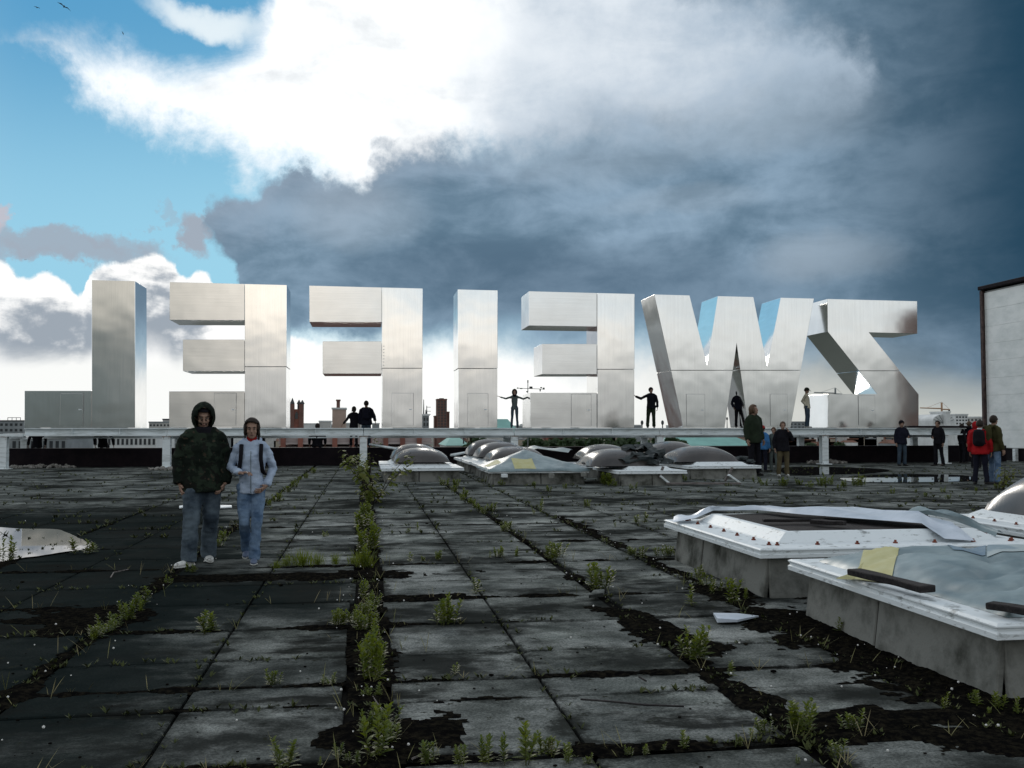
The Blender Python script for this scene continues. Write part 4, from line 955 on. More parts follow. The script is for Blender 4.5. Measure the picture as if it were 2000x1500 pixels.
bld('block',592,622,829,500,20,M_roofw,'low white roof right of the church','building'); bld('block',623,645,824,470,20,M_pale,'pale roof left of the pinkish chimney block','building')
bld('block',676,705,828,520,20,M_pale,'pale low block right of the pinkish chimney block','building'); bld('block',727,741,828.5,480,12,M_gry,'small grey block with two short stacks right of the standing man','building')
bld('ornate_tower',826,838,812,230,8,M_gry,'grey ornate tower top directly right of the letter F','tower',win=(2,3,1.2,.8)); 
b=NB(); q=PY(832,812,230)
for k,(px,py) in enumerate(((832,800),(834,792),(828,780))): u=PY(px,py,230); tube(b,[(u.x,1,q.z-1),(u.x,1,u.z)],[.22,.08],5)
for py in (795,803,809): u=PY(833,py,230); v=PY(842,py,230); tube(b,[(u.x,1,u.z),(v.x,1,u.z)],[.06,.06],4); 
o=obj('roof_antenna',b,M_dk); o.location=(0,230,0); tag(o,'cluster of dark antennas on the ornate tower right of the F','antenna')
# right: crane, white drum hall
def crane(px,ytop,yb,x0,x1,yj,dist,label,m):
    p=PY(px,yb,dist); root=thing('tower_crane',label,'crane',(p.x,dist,GZ)); zt=PY(px,ytop,dist).z-GZ; zj=PY(px,yj,dist).z-GZ
    s=dist/700*.5; b=NB(); box(b,-s,s,-s,s,0,zt-(zt-zj)*.1); obj('mast',b,m,root)
    b=NB(); a=PY(x0,yj,dist).x-p.x; c=PY(x1,yj,dist).x-p.x
    tube(b,[(a,0,zj+s),(0,0,zj)],[s*.8,s],4); tube(b,[(0,0,zj-s),(c,0,zj-s*1.5)],[s,s],4); obj('jib',b,m,root)
    b=NB(); tube(b,[(a*.7,0,zj+s),(0,0,zt)],[s*.2,s*.2],4); tube(b,[(0,0,zt),(c*.9,0,zj)],[s*.2,s*.2],4); obj('tie',b,m,root)
    b=NB(); box(b,c-s*2,c,-s,s,zj-s*4,zj-s*1.6); obj('counterweight',b,M_dk,root)
M_crane=mat('orange_crane',(.42,.26,.16),.7); 
crane(1840,785,830,1797,1855,798,700,'orange tower crane right of the letter Z above the white drum hall',M_crane)
crane(1632,757,800,1590,1645,768,900,'thin distant crane seen in the gap left of the Z over its foot',M_gry)
dr=thing('drum_hall','white hall with an arched glazed end below the orange crane','building',(PY(1845,835,320).x,320,GZ))
b=NB(); q0=PY(1822,830,320).x-dr.location.x; q1=PY(1865,830,320).x-dr.location.x; zt=PY(1845,812,320).z-GZ; zb2=PY(1845,822,320).z-GZ
w2=(q1-q0)/2; cx=(q0+q1)/2
prism(b,[(q0,0),(q1,0),(q1,zb2)]+[(cx+w2*math.cos(t),zb2+(zt-zb2)*1.3*math.sin(t)) for t in [PI*k/12 for k in range(1,12)]]+[(q0,zb2)],0,20); obj('vault',b,M_roofw,dr)
b=NB()
for k in range(7):
    t=PI*(k+.5)/7.; tube(b,[(cx,-.1,zb2-1),(cx+w2*.95*math.cos(t),-.1,zb2+(zt-zb2)*1.2*math.sin(t))],[.10,.10],4)
obj('glazing_bars',b,M_gry,dr)
bld('block',1848,1856,806,318,10,M_roofw,'slim white stair tower right beside the arched hall','building'); bld('block',1866,1890,811,340,20,M_roofw,'white block right of the arched hall','building',win=(4,3,1.2,.6)); bld('block',1880,1925,816,400,20,M_pale,'pale block furthest right before the white clad building','building',win=(6,2,1.6,.8)); bld('block',1797,1826,826,500,20,M_roofw,'low white roof between the Z and the arched hall','building')
# many small houses beyond the parapet
wal=[M_pale,M_bd,M_gry,M_roofw,M_bd,M_brick,M_pale]; roofs=[M_rroof,M_dk,M_gry,M_rroof]
rc=random.Random(21)
for i in range(150):
    px=rc.uniform(-20,2000); py=rc.uniform(838,862); dist=rc.uniform(150,900)
    if 545<px<860 : continue
    if i%3: px=rc.uniform(1480,1930) if i%2 else rc.uniform(860,1500)
    dist=min(900,(GZ*-.62+rc.uniform(-2,3.))/max(2,py-834)*F_)
    if dist<140: continue
    w=rc.uniform(12,34)*.5; bld('house',px-w,px+w,py,dist,rc.uniform(10,22),rc.choice(wal),'one of the small pale or reddish houses among the rooftops below the beam',group='far houses beyond the parapet',roof='gable' if rc.random()<.6 else None,rh=rc.uniform(2,4),parapet=rc.choice(roofs))
for i in range(46):
    px=rc.uniform(-20,1960); py=rc.uniform(829,833.5); dist=rc.uniform(1000,2600); w=rc.uniform(5,16)
    bld('house',px-w,px+w,py,dist,25,rc.choice([M_gry,M_pale,M_gry]),'one of the tiny buildings that form the skyline at beam height',group='skyline buildings')
# trees
def tree(px,py,dist,wpx,seed,label,group):
    p=PY(px,py,dist); r=random.Random(seed); h=p.z-GZ; rad=wpx*dist/F_/2; root=thing('tree',label,'tree',(p.x,dist,GZ),0,group)
    b=NB(); tube(b,[(0,0,0),(0,0,h*.6)],[.45,.2],6)
    for k in range(4): a=r.uniform(0,6.3); tube(b,[(0,0,h*.45),(math.cos(a)*rad*.5,math.sin(a)*rad*.5,h*.75)],[.18,.06],4)
    obj('trunk',b,M_bark,root); c=NB()
    lobes=[(Vector((r.uniform(-.6,.6)*rad,r.uniform(-.6,.6)*rad,h-rad*r.uniform(.55,1.7))),rad*r.uniform(.4,.62)) for _ in range(10)]
    for i in range(620):
        q,s=r.choice(lobes); d=Vector((r.gauss(0,1),r.gauss(0,1),r.gauss(0,1))).normalized(); pp=q+d*s*r.uniform(.6,1.1)
        pp.z=min(pp.z,h); u=Vector((r.gauss(0,1),r.gauss(0,1),r.gauss(0,1))).normalized(); v=u.orthogonal().normalized(); e=r.uniform(.3,.75)
        c.faces.new([c.verts.new(pp+u*e*math.cos(t)+v*e*math.sin(t)) for t in (0,1.6,3.2,4.7)])
    obj('crown',c,M_tree,root)
for i,(px,py,w) in enumerate([(915,857,36),(935,854,30),(955,858,30),(1030,856,34),(1055,852,34),(1082,856,32),(1108,853,34),(1135,856,34),(1162,854,32),(1188,856,36),(1214,853,34),(1236,857,26),(1262,861,30),(1283,857,20),(1310,853,26),(1328,858,30),(150,861,24),(325,855,36),(308,858,26),(118,858,22),(1640,865,20),(1585,866,24)]):
    tree(px,py-1.5,rc.uniform(240,330),w,i,'one of the dark green tree crowns showing between the beam and the parapet','trees beyond the parapet')
# sensor mast behind the right E
am=thing('sensor_mast','thin mast with a cross arm and small instruments behind the man with spread arms','mast',(PY(1031,800,43.5).x,43.5,.0))
def Q(px,py): q=PY(px,py,43.5); return Vector((q.x-am.location.x,0,q.z))
b=NB(); tube(b,[(0,0,-.02),Q(1031,744)],[.03,.018],6); obj('pole',b,M_gry,am)
b=NB(); tube(b,[Q(1010,758),Q(1062,760)],[.014,.014],5); obj('cross_arm',b,M_gry,am)
for (x,y,w,h) in ((1031,745,.05,.12),(1011,758,.07,.05),(1018,759,.11,.04),(1037,757,.14,.10),(1057,757,.08,.05),(1062,759,.08,.09),(1055,762,.05,.12),(1029,765,.06,.05)):
    q=Q(x,y); b=NB(); box(b,q.x-w/2,q.x+w/2,-.03,.03,q.z-h/2,q.z+h/2,.01); obj('instrument',b,M_dk,am)
def lamp(px,y0,y1,d,label,r=.05):
    p=PY(px,y0,d); q=PY(px,y1,d); b=NB(); o_=thing('roof_spike',label,'spike',(p.x,d,q.z-1)); tube(b,[(0,0,0),(0,0,p.z-q.z+.6)],[r,r*.7],5); obj('pole',b,M_dk,o_)
    b=NB(); ball(b,(0,0,p.z-q.z+.75),(r*2.2,r*2.2,r*3.5),8); obj('finial',b,M_dk,o_)
lamp(905.5,825,835,60,'tiny dark vent at the foot of the letter I on its left side',.05); lamp(1254,824,834,300,'tiny dark spire left of the man leaning on the E',.22); lamp(1294,824,834,300,'tiny dark spire right of the man leaning on the E',.22); lamp(1420,817,834,600,'thin far spire seen between the legs of the W',.3)
# birds
def bird(px,py,d,span,roll,yaw,label):
    p=PY(px,py,d); root=thing('bird',label,'bird',p); root.rotation_euler=(0,R(roll),R(yaw))
    b=NB(); tube(b,[(0,-.5*span*.42,0),(0,-.3*span*.42,.0),(0,.1*span*.3,0),(0,.5*span*.42,0)],[.01*span,.05*span,.045*span,.008*span],8); obj('body',b,M_dk,root)
    for s in (-1,1):
        b=NB(); pts=[(0,-.06),(.22,-.12),(.5,.10),(.24,.04),(0,.07)]
        t=[b.verts.new((s*x*span,y*span,.06*span*math.sin(x*5)+.004)) for x,y in pts]; l=[b.verts.new((s*x*span,y*span,.06*span*math.sin(x*5)-.004)) for x,y in pts]
        b.faces.new(t); b.faces.new(l[::-1])
        for k in range(5): b.faces.new((l[k],l[(k+1)%5],t[(k+1)%5],t[k]))
        bmesh.ops.recalc_face_normals(b,faces=b.faces); obj('wing',b,M_dk,root)
bird(125,13,60,.85,28,20,'largest bird, gliding at the top left corner'); bird(73,15,75,.55,-5,60,'small bird left of the largest one'); bird(240,65,80,.35,35,80,'tiny bird over the tip of the white cloud'); bird(50,507,90,.22,0,10,'speck of a bird over the left cumulus, left one'); bird(92,528,95,.18,0,50,'speck of a bird over the left cumulus, right one')
# ================================================================== PEOPLE
PEND=[]
M_skin=mat('skin',(.31,.20,.15),.7,c2=(.25,.155,.115),sc=14)
M_hair=mat('dark_hair',(.010,.007,.005),.7,c2=(.028,.018,.012),sc=40,stretch=(3,3,.6)); M_hairb=mat('brown_hair',(.06,.035,.02),.55,c2=(.11,.065,.035),sc=40,stretch=(3,3,.6))
M_eyew=mat('eye_white',(.20,.18,.165),.5); M_eye=mat('eye_dark',(.02,.012,.01),.3); M_lip=mat('lip',(.17,.085,.07),.6)
def cloth(n,c,c2=None,sc=6,**k): return mat(n,c,.9,c2=c2 or tuple(q*.7 for q in c),sc=sc,bump=.25,bsc=70,spec=.12,**k)
def camo():
    m=cloth('camouflage_cloth',(.007,.011,.008),(.018,.027,.018),9,lo=.50,hi=.54); t=m.node_tree; b=t.nodes['Principled BSDF']
    c=b.inputs['Base Color'].links[0].from_socket; g=t.nodes.new('ShaderNodeNewGeometry')
    for sc,th,col,off in ((13,.60,(.010,.011,.009),3.),(17,.66,(.045,.036,.026),9.)):
        mp=t.nodes.new('ShaderNodeMapping'); mp.inputs['Location'].default_value=(off,off,off); t.links.new(g.outputs['Position'],mp.inputs[0])
        n=t.nodes.new('ShaderNodeTexNoise'); n.inputs['Scale'].default_value=sc; n.inputs['Detail'].default_value=2; t.links.new(mp.outputs[0],n.inputs[0])
        r=t.nodes.new('ShaderNodeMath'); r.operation='GREATER_THAN'; r.inputs[1].default_value=th; t.links.new(n.outputs[0],r.inputs[0])
        x=t.nodes.new('ShaderNodeMix'); x.data_type='RGBA'; t.links.new(r.outputs[0],x.inputs[0]); t.links.new(c,x.inputs[6]); x.inputs[7].default_value=(*col,1); c=x.outputs[2]
    t.links.new(c,b.inputs['Base Color']); return m
M_camo=camo()
M_blk=cloth('black_cloth',(.010,.010,.014)); M_navy=cloth('navy_cloth',(.012,.013,.024)); M_dgrn=cloth('dark_green_cloth',(.020,.030,.018)); M_olive=cloth('olive_cloth',(.050,.048,.020)); M_red=cloth('red_nylon',(.34,.012,.016)); M_redk=cloth('red_knit',(.30,.02,.018))
M_lblue=cloth('pale_blue_fleece',(.40,.48,.60),(.28,.35,.46)); M_blue=cloth('blue_nylon',(.045,.16,.36)); M_beige=cloth('beige_cotton',(.55,.51,.40)); M_khaki=cloth('khaki_cotton',(.10,.085,.05)); M_gclo=cloth('grey_green_cloth',(.10,.125,.12))
M_jdark=cloth('dark_denim',(.035,.055,.080),(.060,.085,.11),3,lo=.4,hi=.65); M_jlight=cloth('pale_denim',(.15,.22,.32),(.06,.105,.18),5,lo=.42,hi=.62); M_jmid=cloth('faded_denim',(.095,.125,.15),(.030,.043,.058),4,lo=.4,hi=.62)
M_shoe=mat('white_leather',(.55,.56,.54),.5,c2=(.2,.2,.19),sc=22,lo=.52,hi=.58); M_shoed=mat('dark_leather',(.015,.014,.014),.6); M_shoeb=mat('blue_leather',(.10,.13,.20),.5)
def fuse(name,bm,vox,m,parent,it=4,wr=0.,extra=None,seed=0,shade=True):
    me=bpy.data.meshes.new(name); bm.to_mesh(me); bm.free(); o=bpy.data.objects.new(name,me); COL.objects.link(o); o.parent=parent
    md=o.modifiers.new('r','REMESH'); md.mode='VOXEL'; md.voxel_size=vox; md.use_smooth_shade=True
    sm=o.modifiers.new('s','SMOOTH'); sm.iterations=it; sm.factor=.5
    PEND.append((o,m,wr,extra,seed)); return o
def finish():
    bpy.context.view_layer.update(); dg=bpy.context.evaluated_depsgraph_get(); new=[]
    for o,m,wr,ex,seed in PEND: new.append(bpy.data.meshes.new_from_object(o.evaluated_get(dg)))
    for (o,m,wr,ex,seed),me in zip(PEND,new):
        o.modifiers.clear(); old=o.data; o.data=me; me.name=o.name; bpy.data.meshes.remove(old)
        if wr:
            ns=[v.normal.copy() for v in me.vertices]
            for v,nn in zip(me.vertices,ns):
                p=v.co; q=Vector((p.x*5+seed,p.y*5,p.z*9)); w=.7*noise.noise(q)+.8*noise.noise(q*2.6+Vector((0,0,p.z*9)))
                f=1-abs(noise.noise(Vector((p.x*7+p.z*3,p.y*6+seed,p.z*7-p.x*4))))*2.6
                v.co=p+nn*wr*(w*.55+.55*f)
        if ex:
            b=NB(); b.from_mesh(me); ex(b); b.to_mesh(me); b.free()
        me.materials.clear(); me.materials.append(m)
        for p in me.polygons: p.use_smooth=True; p.material_index=0
def person(label,pos,H,face,P={},jacket=None,jtype='jacket',trousers=M_blk,shoes=M_shoed,hair=M_hair,hstyle='short',hat=None,hatm=M_blk,bag=None,bagm=M_blk,bulk=1.,tb=1.,vox=.022,det=False,look=(0,0),lean=0.,group=None,collar=None,skirt=0.,strap=None,tighthem=False):
    p=Vector(pos); rz=math.atan2(-p.x,p.y)+R(face); root=thing('person',label,'person',p,rz,group); s=H/1.75; root.scale=(s,s,s)
    J=dict(pel=(0,0,.94),hipm=(-.09,0,.90),hipp=(.09,0,.90),km=(-.11,-.02,.49),kp=(.11,-.02,.49),am=(-.12,.02,.085),ap=(.12,.02,.085),tm=(-.14,-.14,.03),tp=(.14,-.14,.03),
        shm=(-.19,0,1.41),shp=(.19,0,1.41),em=(-.255,.02,1.13),ep=(.255,.02,1.13),wm=(-.265,-.05,.88),wp=(.265,-.05,.88),hm=None,hp=None)
    J.update(P); J={k:(Vector(v) if v is not None else None) for k,v in J.items()}
    up=Vector((0,0,1)); pel=J['pel']; dz=pel.z-.94
    shc=(J['shm']+J['shp'])/2; ch=pel.lerp(shc,.68); nk=shc+Vector((0,.005,.06)); hc=shc+Vector((0,-.015-lean*.05,.205))
    Mh=Matrix.Translation(hc)@Matrix.Rotation(R(look[0]),4,'Z')@Matrix.Rotation(R(look[1]),4,'X')
    def hp(x,y,z): return Mh@Vector((x,y,z))
    Rh=Mh.to_3x3().to_4x4()
    # ---- body
    b=NB()
    ball(b,hp(0,.012,.022),(.076,.094,.100),16,Rh); ball(b,hp(0,-.022,-.045),(.056,.066,.070),12,Rh); ball(b,hp(0,-.062,-.085),(.026,.024,.022),10,Rh)
    tube(b,[hp(0,-.082,.022),hp(0,-.098,-.008),hp(0,-.106,-.024),hp(0,-.088,-.034)],[.009,.012,.016,.010],8)
    ball(b,hp(0,-.076,.035),(.052,.016,.012),8,Rh); ball(b,hp(0,-.086,-.058),(.024,.010,.010),8,Rh)
    for q in (-1,1): ball(b,hp(q*.078,.012,-.005),(.012,.022,.032),8,Rh); ball(b,hp(q*.038,-.062,-.022),(.022,.022,.022),8,Rh)
    tube(b,[nk-Vector((0,0,.06)),nk+Vector((0,0,.03)),hc+Vector((0,.01,-.04))],[.062,.054,.056],12)
    tube(b,[pel-up*.05,pel+up*.1,ch,shc-up*.03,shc+up*.03],[(.12,.08),(.11,.075),(.14,.085),(.15,.075),(.07,.05)],14,flat=(1,0,0))
    for e in 'mp':
        tube(b,[J['sh'+e],J['e'+e],J['w'+e]],[.036,.034,.026],8); ball(b,J['e'+e],.034,8); ball(b,J['sh'+e]-up*.01,.040,8)
        tube(b,[J['hip'+e],J['k'+e],J['a'+e]],[.075,.052,.036],10); ball(b,J['k'+e],.052,8); ball(b,J['hip'+e],.075,8)
        tube(b,[J['a'+e]-up*.01,J['a'+e].lerp(J['t'+e],.7)-up*.015],[.026,.018],8)
    fing=[]
    for e in 'mp':
        w=J['w'+e]; d=(w-J['e'+e]).normalized(); hd=(J['h'+e]-w).normalized() if J['h'+e] is not None else d
        side=hd.cross(Vector((1,0,0)) if abs(hd.x)<.7 else Vector((0,0,1))).normalized()     # across the palm: roughly front-back when hanging
        nrm=hd.cross(side).normalized(); inw=-1 if e=='p' else 1
        if nrm.x*inw<0 and abs(hd.x)<.7: nrm=-nrm
        tube(b,[w-hd*.02,w+hd*.03,w+hd*.09],[(.022,.020),(.038,.016),(.040,.014)],10,flat=side)
        fing.append((w,hd,side,nrm))
    def extra(bm,fing=fing):
        for w,hd,side,nrm in fing:
            for k,(off,L) in enumerate(((-.030,.066),(-.010,.078),(.011,.074),(.030,.058))):
                a=w+hd*.082+side*off; c=a+hd*L*.45+nrm*.008; g_=c+hd*L*.3+nrm*.020; f_=g_+hd*L*.10+nrm*.020
                tube(bm,[a,c,g_,f_],[.0095,.009,.008,.006],6)
            sf=side if side.y<0 else -side
            a=w+hd*.025+sf*.028; tube(bm,[a,a+sf*.022+hd*.022+nrm*.008,a+sf*.03+hd*.05+nrm*.016],[.012,.011,.008],6)
    fuse('body',b,max(.009,vox*.55),M_skin,root,3,0,extra)
    for q in (-1,1):
        b=NB(); ball(b,hp(q*.031,-.078,.012),(.0125,.0085,.0065),10,Rh); ey=obj('eye',b,M_eyew if det else M_eye,root,True)
        if det:
            b=NB(); ball(b,hp(q*.031,-.0850,.0115),(.0056,.003,.0056),8,Rh); obj('iris',b,M_eye,ey,True)
            b=NB(); tube(b,[hp(q*.014,-.092,.030),hp(q*.032,-.092,.036),hp(q*.050,-.080,.030)],[.0035,.0045,.003],5); obj('eyebrow',b,M_hair,root)
    if det:
        b=NB(); tube(b,[hp(-.022,-.089,-.058),hp(-.008,-.097,-.055),hp(.008,-.097,-.055),hp(.022,-.089,-.058)],[.002,.005,.005,.002],6); tube(b,[hp(-.02,-.089,-.061),hp(0,-.096,-.065),hp(.02,-.089,-.061)],[.002,.006,.002],6); obj('mouth',b,M_lip,root,True)
    # ---- hair / headgear
    def shell(rx,ry,rz_,cz,keep,m,nm,th=.012,cy=.012):
        b=NB(); bmesh.ops.create_uvsphere(b,u_segments=28,v_segments=20,radius=1)
        bmesh.ops.delete(b,geom=[f for f in b.faces if not keep(f.calc_center_median())],context='FACES')
        for v in b.verts: 
            n_=noise.noise(v.co*4)*.03; v.co=hp(v.co.x*rx*(1+n_),cy+v.co.y*ry*(1+n_),cz+v.co.z*rz_*(1+n_))
        bmesh.ops.recalc_face_normals(b,faces=b.faces)
        bmesh.ops.solidify(b,geom=b.faces[:],thickness=-th); return obj(nm,b,m,root,True)
    if hat!='hood' or det:
        if hstyle=='short': shell(.083,.102,.108,.028,lambda c:(c.z>.35-.3*c.y) or (c.y>.15 and c.z>-.55) or (abs(c.x)>.8 and c.z>-.1),hair,'hair')
        elif hstyle=='long':
            shell(.088,.108,.116,.026,lambda c:(c.z>.66-.28*abs(c.x+.15)) or (c.y>-.22 and c.z>-.85) or (abs(c.x)>.80 and c.z>-.35),hair,'hair')
            b=NB(); tube(b,[hp(0,.09,.02),hp(.02,.12,-.07),hp(.03,.11,-.16)],[(.06,.03),(.05,.03),(.02,.015)],8,flat=(1,0,0)); 
            tube(b,[hp(.07,-.03,.02),hp(.084,-.02,-.06),hp(.082,-.0,-.14)],[.020,.018,.006],6); tube(b,[hp(-.07,-.04,.04),hp(-.082,-.035,-.03),hp(-.078,-.03,-.10)],[.020,.016,.005],6)
            obj('hair_lock',b,hair,root,True)
    if hat=='beanie':
        shell(.092,.110,.118,.030,lambda c:c.z>.12-.12*c.y,hatm,'beanie'); 
    if hat=='cap':
        shell(.090,.108,.112,.030,lambda c:c.z>.25,hatm,'cap'); b=NB(); tube(b,[hp(0,-.07,.060),hp(0,-.12,.062),hp(0,-.175,.050)],[(.07,.012),(.075,.008),(.045,.005)],10,flat=(1,0,0)); obj('cap_peak',b,hatm,root,True)
    # ---- jacket
    if jacket:
        B_=bulk; b=NB(); hem=pel-up*(.10+skirt); w0=pel+up*.12
        hr=(.190*B_,.150*B_) if not tighthem else (.150*B_,.128*B_)
        tube(b,[hem,hem+up*.05,w0,ch,shc-up*.06,shc+up*.012,nk+up*.012],[hr,(.190*B_,.148*B_) if not tighthem else (.158*B_,.132*B_),(.166*B_ if not tighthem else .140*B_,.122*B_),(.172*B_,.128*B_),(.155*B_,.105*B_),(.105*B_,.080*B_),(.070,.068)],20,flat=(1,0,0))
        for e in 'mp':
            ex_=.055+.02*(B_-1)*3
            tube(b,[J['sh'+e]-up*.01,J['sh'+e].lerp(J['e'+e],.5),J['e'+e],J['e'+e].lerp(J['w'+e],.6),J['w'+e].lerp(J['e'+e],.03)],[q*B_*(.86 if tighthem else 1.) for q in (.060,.058,.056,.054,.048)],12)
            ball(b,J['sh'+e]-up*.022,.060*B_,12); tube(b,[nk-up*.005,nk.lerp(J['sh'+e],.55)+up*.004,J['sh'+e]-up*.02],[.055,.062*B_,.058*B_],12); ball(b,J['e'+e],.056*B_*(.86 if tighthem else 1.),10)
        o=fuse(jtype,b,vox,jacket,root,4,.017 if det else .010,seed=H*7)
        if det and jtype=='hoodie':
            b=NB(); z0=hem.z; yy=lambda t:-(.118+.012*math.sin(t*3))*B_-.008
            tube(b,[Vector((0.004,hem.y+yy(0),hem.z+.01)),Vector((.004,w0.y+yy(.4)-.004,w0.z)),Vector((.0,ch.y+yy(.8)-.012,ch.z)),Vector((0,shc.y-.115*B_-.014,shc.z-.05))],[.004]*4,5); obj('zip',b,M_gclo,root)
        if collar=='hooddown':
            b=NB(); tube(b,[nk+Vector((-.085,-.05,-.03)),nk+Vector((-.095,.03,.025)),nk+Vector((0,.10,.02)),nk+Vector((.095,.03,.025)),nk+Vector((.085,-.05,-.03))],[.020,.030,.042,.030,.020],10); ball(b,nk+Vector((0,.10,-.03)),(.10,.045,.09),10); fuse('hood',b,vox*.7,jacket,root,3,.005)
        elif collar: 
            b=NB(); tube(b,[nk-up*.035,nk+up*.02,nk+up*.062],[(.085,.080),(.068,.066),(.062,.062)],14,cap=True,flat=(1,0,0)); fuse('collar',b,.012,collar,root,2,.003)
    if hat=='hood':
        k=shell(.112,.128,.150,.012,lambda c:not (c.y<-.30 and math.hypot(c.x/.74,(c.z+.16)/.86)<1.0),hatm if hatm else jacket,'hood',.014,.008)
        b=NB(); tube(b,[nk+up*-.03,nk+Vector((0,-.012,.055))],[(.105,.10),(.092,.088)],16,flat=(1,0,0)); fuse('neck_gaiter',b,.014,M_blk if det else hatm,root,2,.004)
        if det: shell(.088,.104,.112,.028,lambda c:c.z>.30-.15*c.y,M_blk,'beanie',.01,.004)
    # ---- trousers
    b=NB(); tube(b,[pel-up*.10,pel-up*.02,pel+up*.08],[(.12*tb,.10*tb),(.150*tb,.118*tb),(.140,.110)],16,flat=(1,0,0))
    for e in 'mp':
        h_,k_,a_=J['hip'+e],J['k'+e],J['a'+e]
        tube(b,[h_+up*.04,h_.lerp(k_,.5),k_,k_.lerp(a_,.5),a_+(k_-a_)*.02-up*.038],[.096*tb,.086*tb,.068*tb,.066*tb,.068*tb],14); ball(b,k_,.070*tb,10); ball(b,h_,.098*tb,12)
    fuse('trousers',b,vox*.9,trousers,root,4,.014 if det else .008,seed=H*3)
    # ---- shoes
    for e in 'mp':
        a_,t_=J['a'+e],J['t'+e]; d=(t_-a_); fl=Vector((d.x,d.y,0)); fl=fl.normalized() if fl.length>.02 else Vector((0,-1,0)); heel=a_-fl*.075-up*.045; 
        pit=(t_.z-.03)-(a_.z-.085); tl=Vector((0,0,pit*.5))
        b=NB(); c0=a_-up*.045
        tube(b,[heel-tl*.2,c0-tl*.1+fl*.02,c0+fl*.10+tl*.5,c0+fl*.165+tl*.9-up*.004,c0+fl*.195+tl-up*.012],[(.030,.030),(.040,.040),(.046,.032),(.040,.024),(.020,.014)],12,flat=(fl.cross(up)))
        tube(b,[c0-fl*.015,c0-fl*.02+up*.05],[(.040,.045),(.036,.042)],10)
        sh=fuse('shoe',b,.012 if det else .018,shoes,root,2)
        b=NB(); tube(b,[heel-up*.024-tl*.2,c0-up*.028+fl*.02-tl*.1,c0+fl*.10+tl*.5-up*.028,c0+fl*.185+tl-up*.026],[(.030,.010),(.042,.012),(.048,.012),(.030,.010)],12,flat=(fl.cross(up))); obj('sole',b,M_shoe if shoes!=M_shoed else M_shoed,root,True)
    # ---- backpack
    if bag:
        c=ch+Vector((0,.20 if bag=='back' else .17,.02)); b=NB(); tube(b,[c-up*.24,c-up*.18,c,c+up*.16,c+up*.22],[(.10,.06),(.15,.095),(.16,.105),(.135,.085),(.07,.04)],16,flat=(1,0,0)); ball(b,c+Vector((0,.07,-.09)),(.11,.06,.09),10)
        fuse('backpack',b,vox,bagm,root,3,.006)
    if bag or strap:
        for q in (-1,1):
            b=NB(); x=q*.115; yf=-.132*bulk-.012
            tube(b,[ch+Vector((x*1.05,.12,.20)),shc+Vector((x,.03,.062+.01)),shc+Vector((x,-.075*bulk,.02)),ch+Vector((x*1.02,yf-.002,.0)),pel+Vector((x*1.2,yf+.035,.16)),pel+Vector((x*1.45,.02,.12)),ch+Vector((x*1.1,.14,-.12))],[(.024,.007)]*7,8,flat=(1,0,0)); obj('shoulder_strap',b,bagm,root,True)
    return root
# --- the walking couple
hm=person('bearded man in a camouflage hooded jacket and jeans walking toward the camera',G(393,1101),1.845,6,dict(km=(-.12,-.15,.51),am=(-.15,-.18,.085),tm=(-.26,-.28,.03),kp=(.085,-.05,.50),ap=(.085,.13,.10),tp=(.09,-.02,.03),
   shm=(-.172,0,1.365),shp=(.172,0,1.365),em=(-.243,.03,1.12),wm=(-.235,-.03,.86),ep=(.248,.04,1.12),wp=(.225,-.09,.86),hm=(-.22,-.07,.78),hp=(.18,-.12,.78)),jacket=M_camo,bulk=1.22,tb=1.20,trousers=M_jmid,shoes=M_shoe,hat='hood',hatm=M_camo,vox=.013,det=True,look=(-2,14),skirt=.06,collar=M_blk)
hc=Vector((0,-.015,1.615)); Mh=Matrix.Translation(hc)@Matrix.Rotation(R(-2),4,'Z')@Matrix.Rotation(R(14),4,'X')
b=NB(); tube(b,[Mh@Vector(p) for p in ((-.062,-.045,-.02),(-.052,-.062,-.065),(-.024,-.086,-.095),(.024,-.086,-.095),(.052,-.062,-.065),(.062,-.045,-.02))],[.009,.014,.014,.014,.014,.009],8); tube(b,[Mh@Vector(p) for p in ((-.030,-.088,-.055),(-.014,-.100,-.044),(.014,-.100,-.044),(.030,-.088,-.055))],[.004,.006,.006,.004],6); tube(b,[Mh@Vector((0,-.097,-.072)),Mh@Vector((0,-.092,-.09))],[.006,.006],6); obj('beard',b,M_hair,hm,True)
wp_=person('young woman in a pale blue hoodie and red collar walking beside the hooded man',G(489,1100),1.655,-4,dict(km=(-.075,-.06,.50),am=(-.055,.22,.16),tm=(-.06,.12,.04),kp=(.075,-.07,.50),ap=(.045,-.08,.085),tp=(.055,-.25,.035),hipm=(-.08,0,.90),hipp=(.08,0,.90),
   shm=(-.165,0,1.40),shp=(.165,0,1.40),em=(-.245,.03,1.15),wm=(-.12,-.17,1.09),hm=(-.05,-.20,1.10),ep=(.25,.05,1.13),wp=(.18,-.09,.93),hp=(.12,-.14,.88)),jacket=M_lblue,jtype='hoodie',bulk=.98,tb=.93,trousers=M_jlight,shoes=M_shoeb,hair=M_hair,hstyle='long',collar='hooddown',bag='b',vox=.012,det=True,look=(4,2),tighthem=True)
b=NB(); tube(b,[Vector((0,0,1.425)),Vector((0,-.004,1.475)),Vector((0,-.006,1.535))],[(.075,.072),(.064,.062),(.058,.060)],16); fuse('turtleneck',b,.010,M_redk,wp_,2,.003)
b=NB(); ball(b,(-.045,-.215,1.10),(.012,.035,.010),8,Matrix.Rotation(.7,4,'Z')); q=obj('phone',b,M_wplas); q.matrix_world=Matrix.Translation(wp_.location)@Matrix.Rotation(wp_.rotation_euler.z,4,'Z')@Matrix.Scale(1.655/1.75,4); tag(q,'small pale device held in the right hand of the woman in the hoodie','phone')
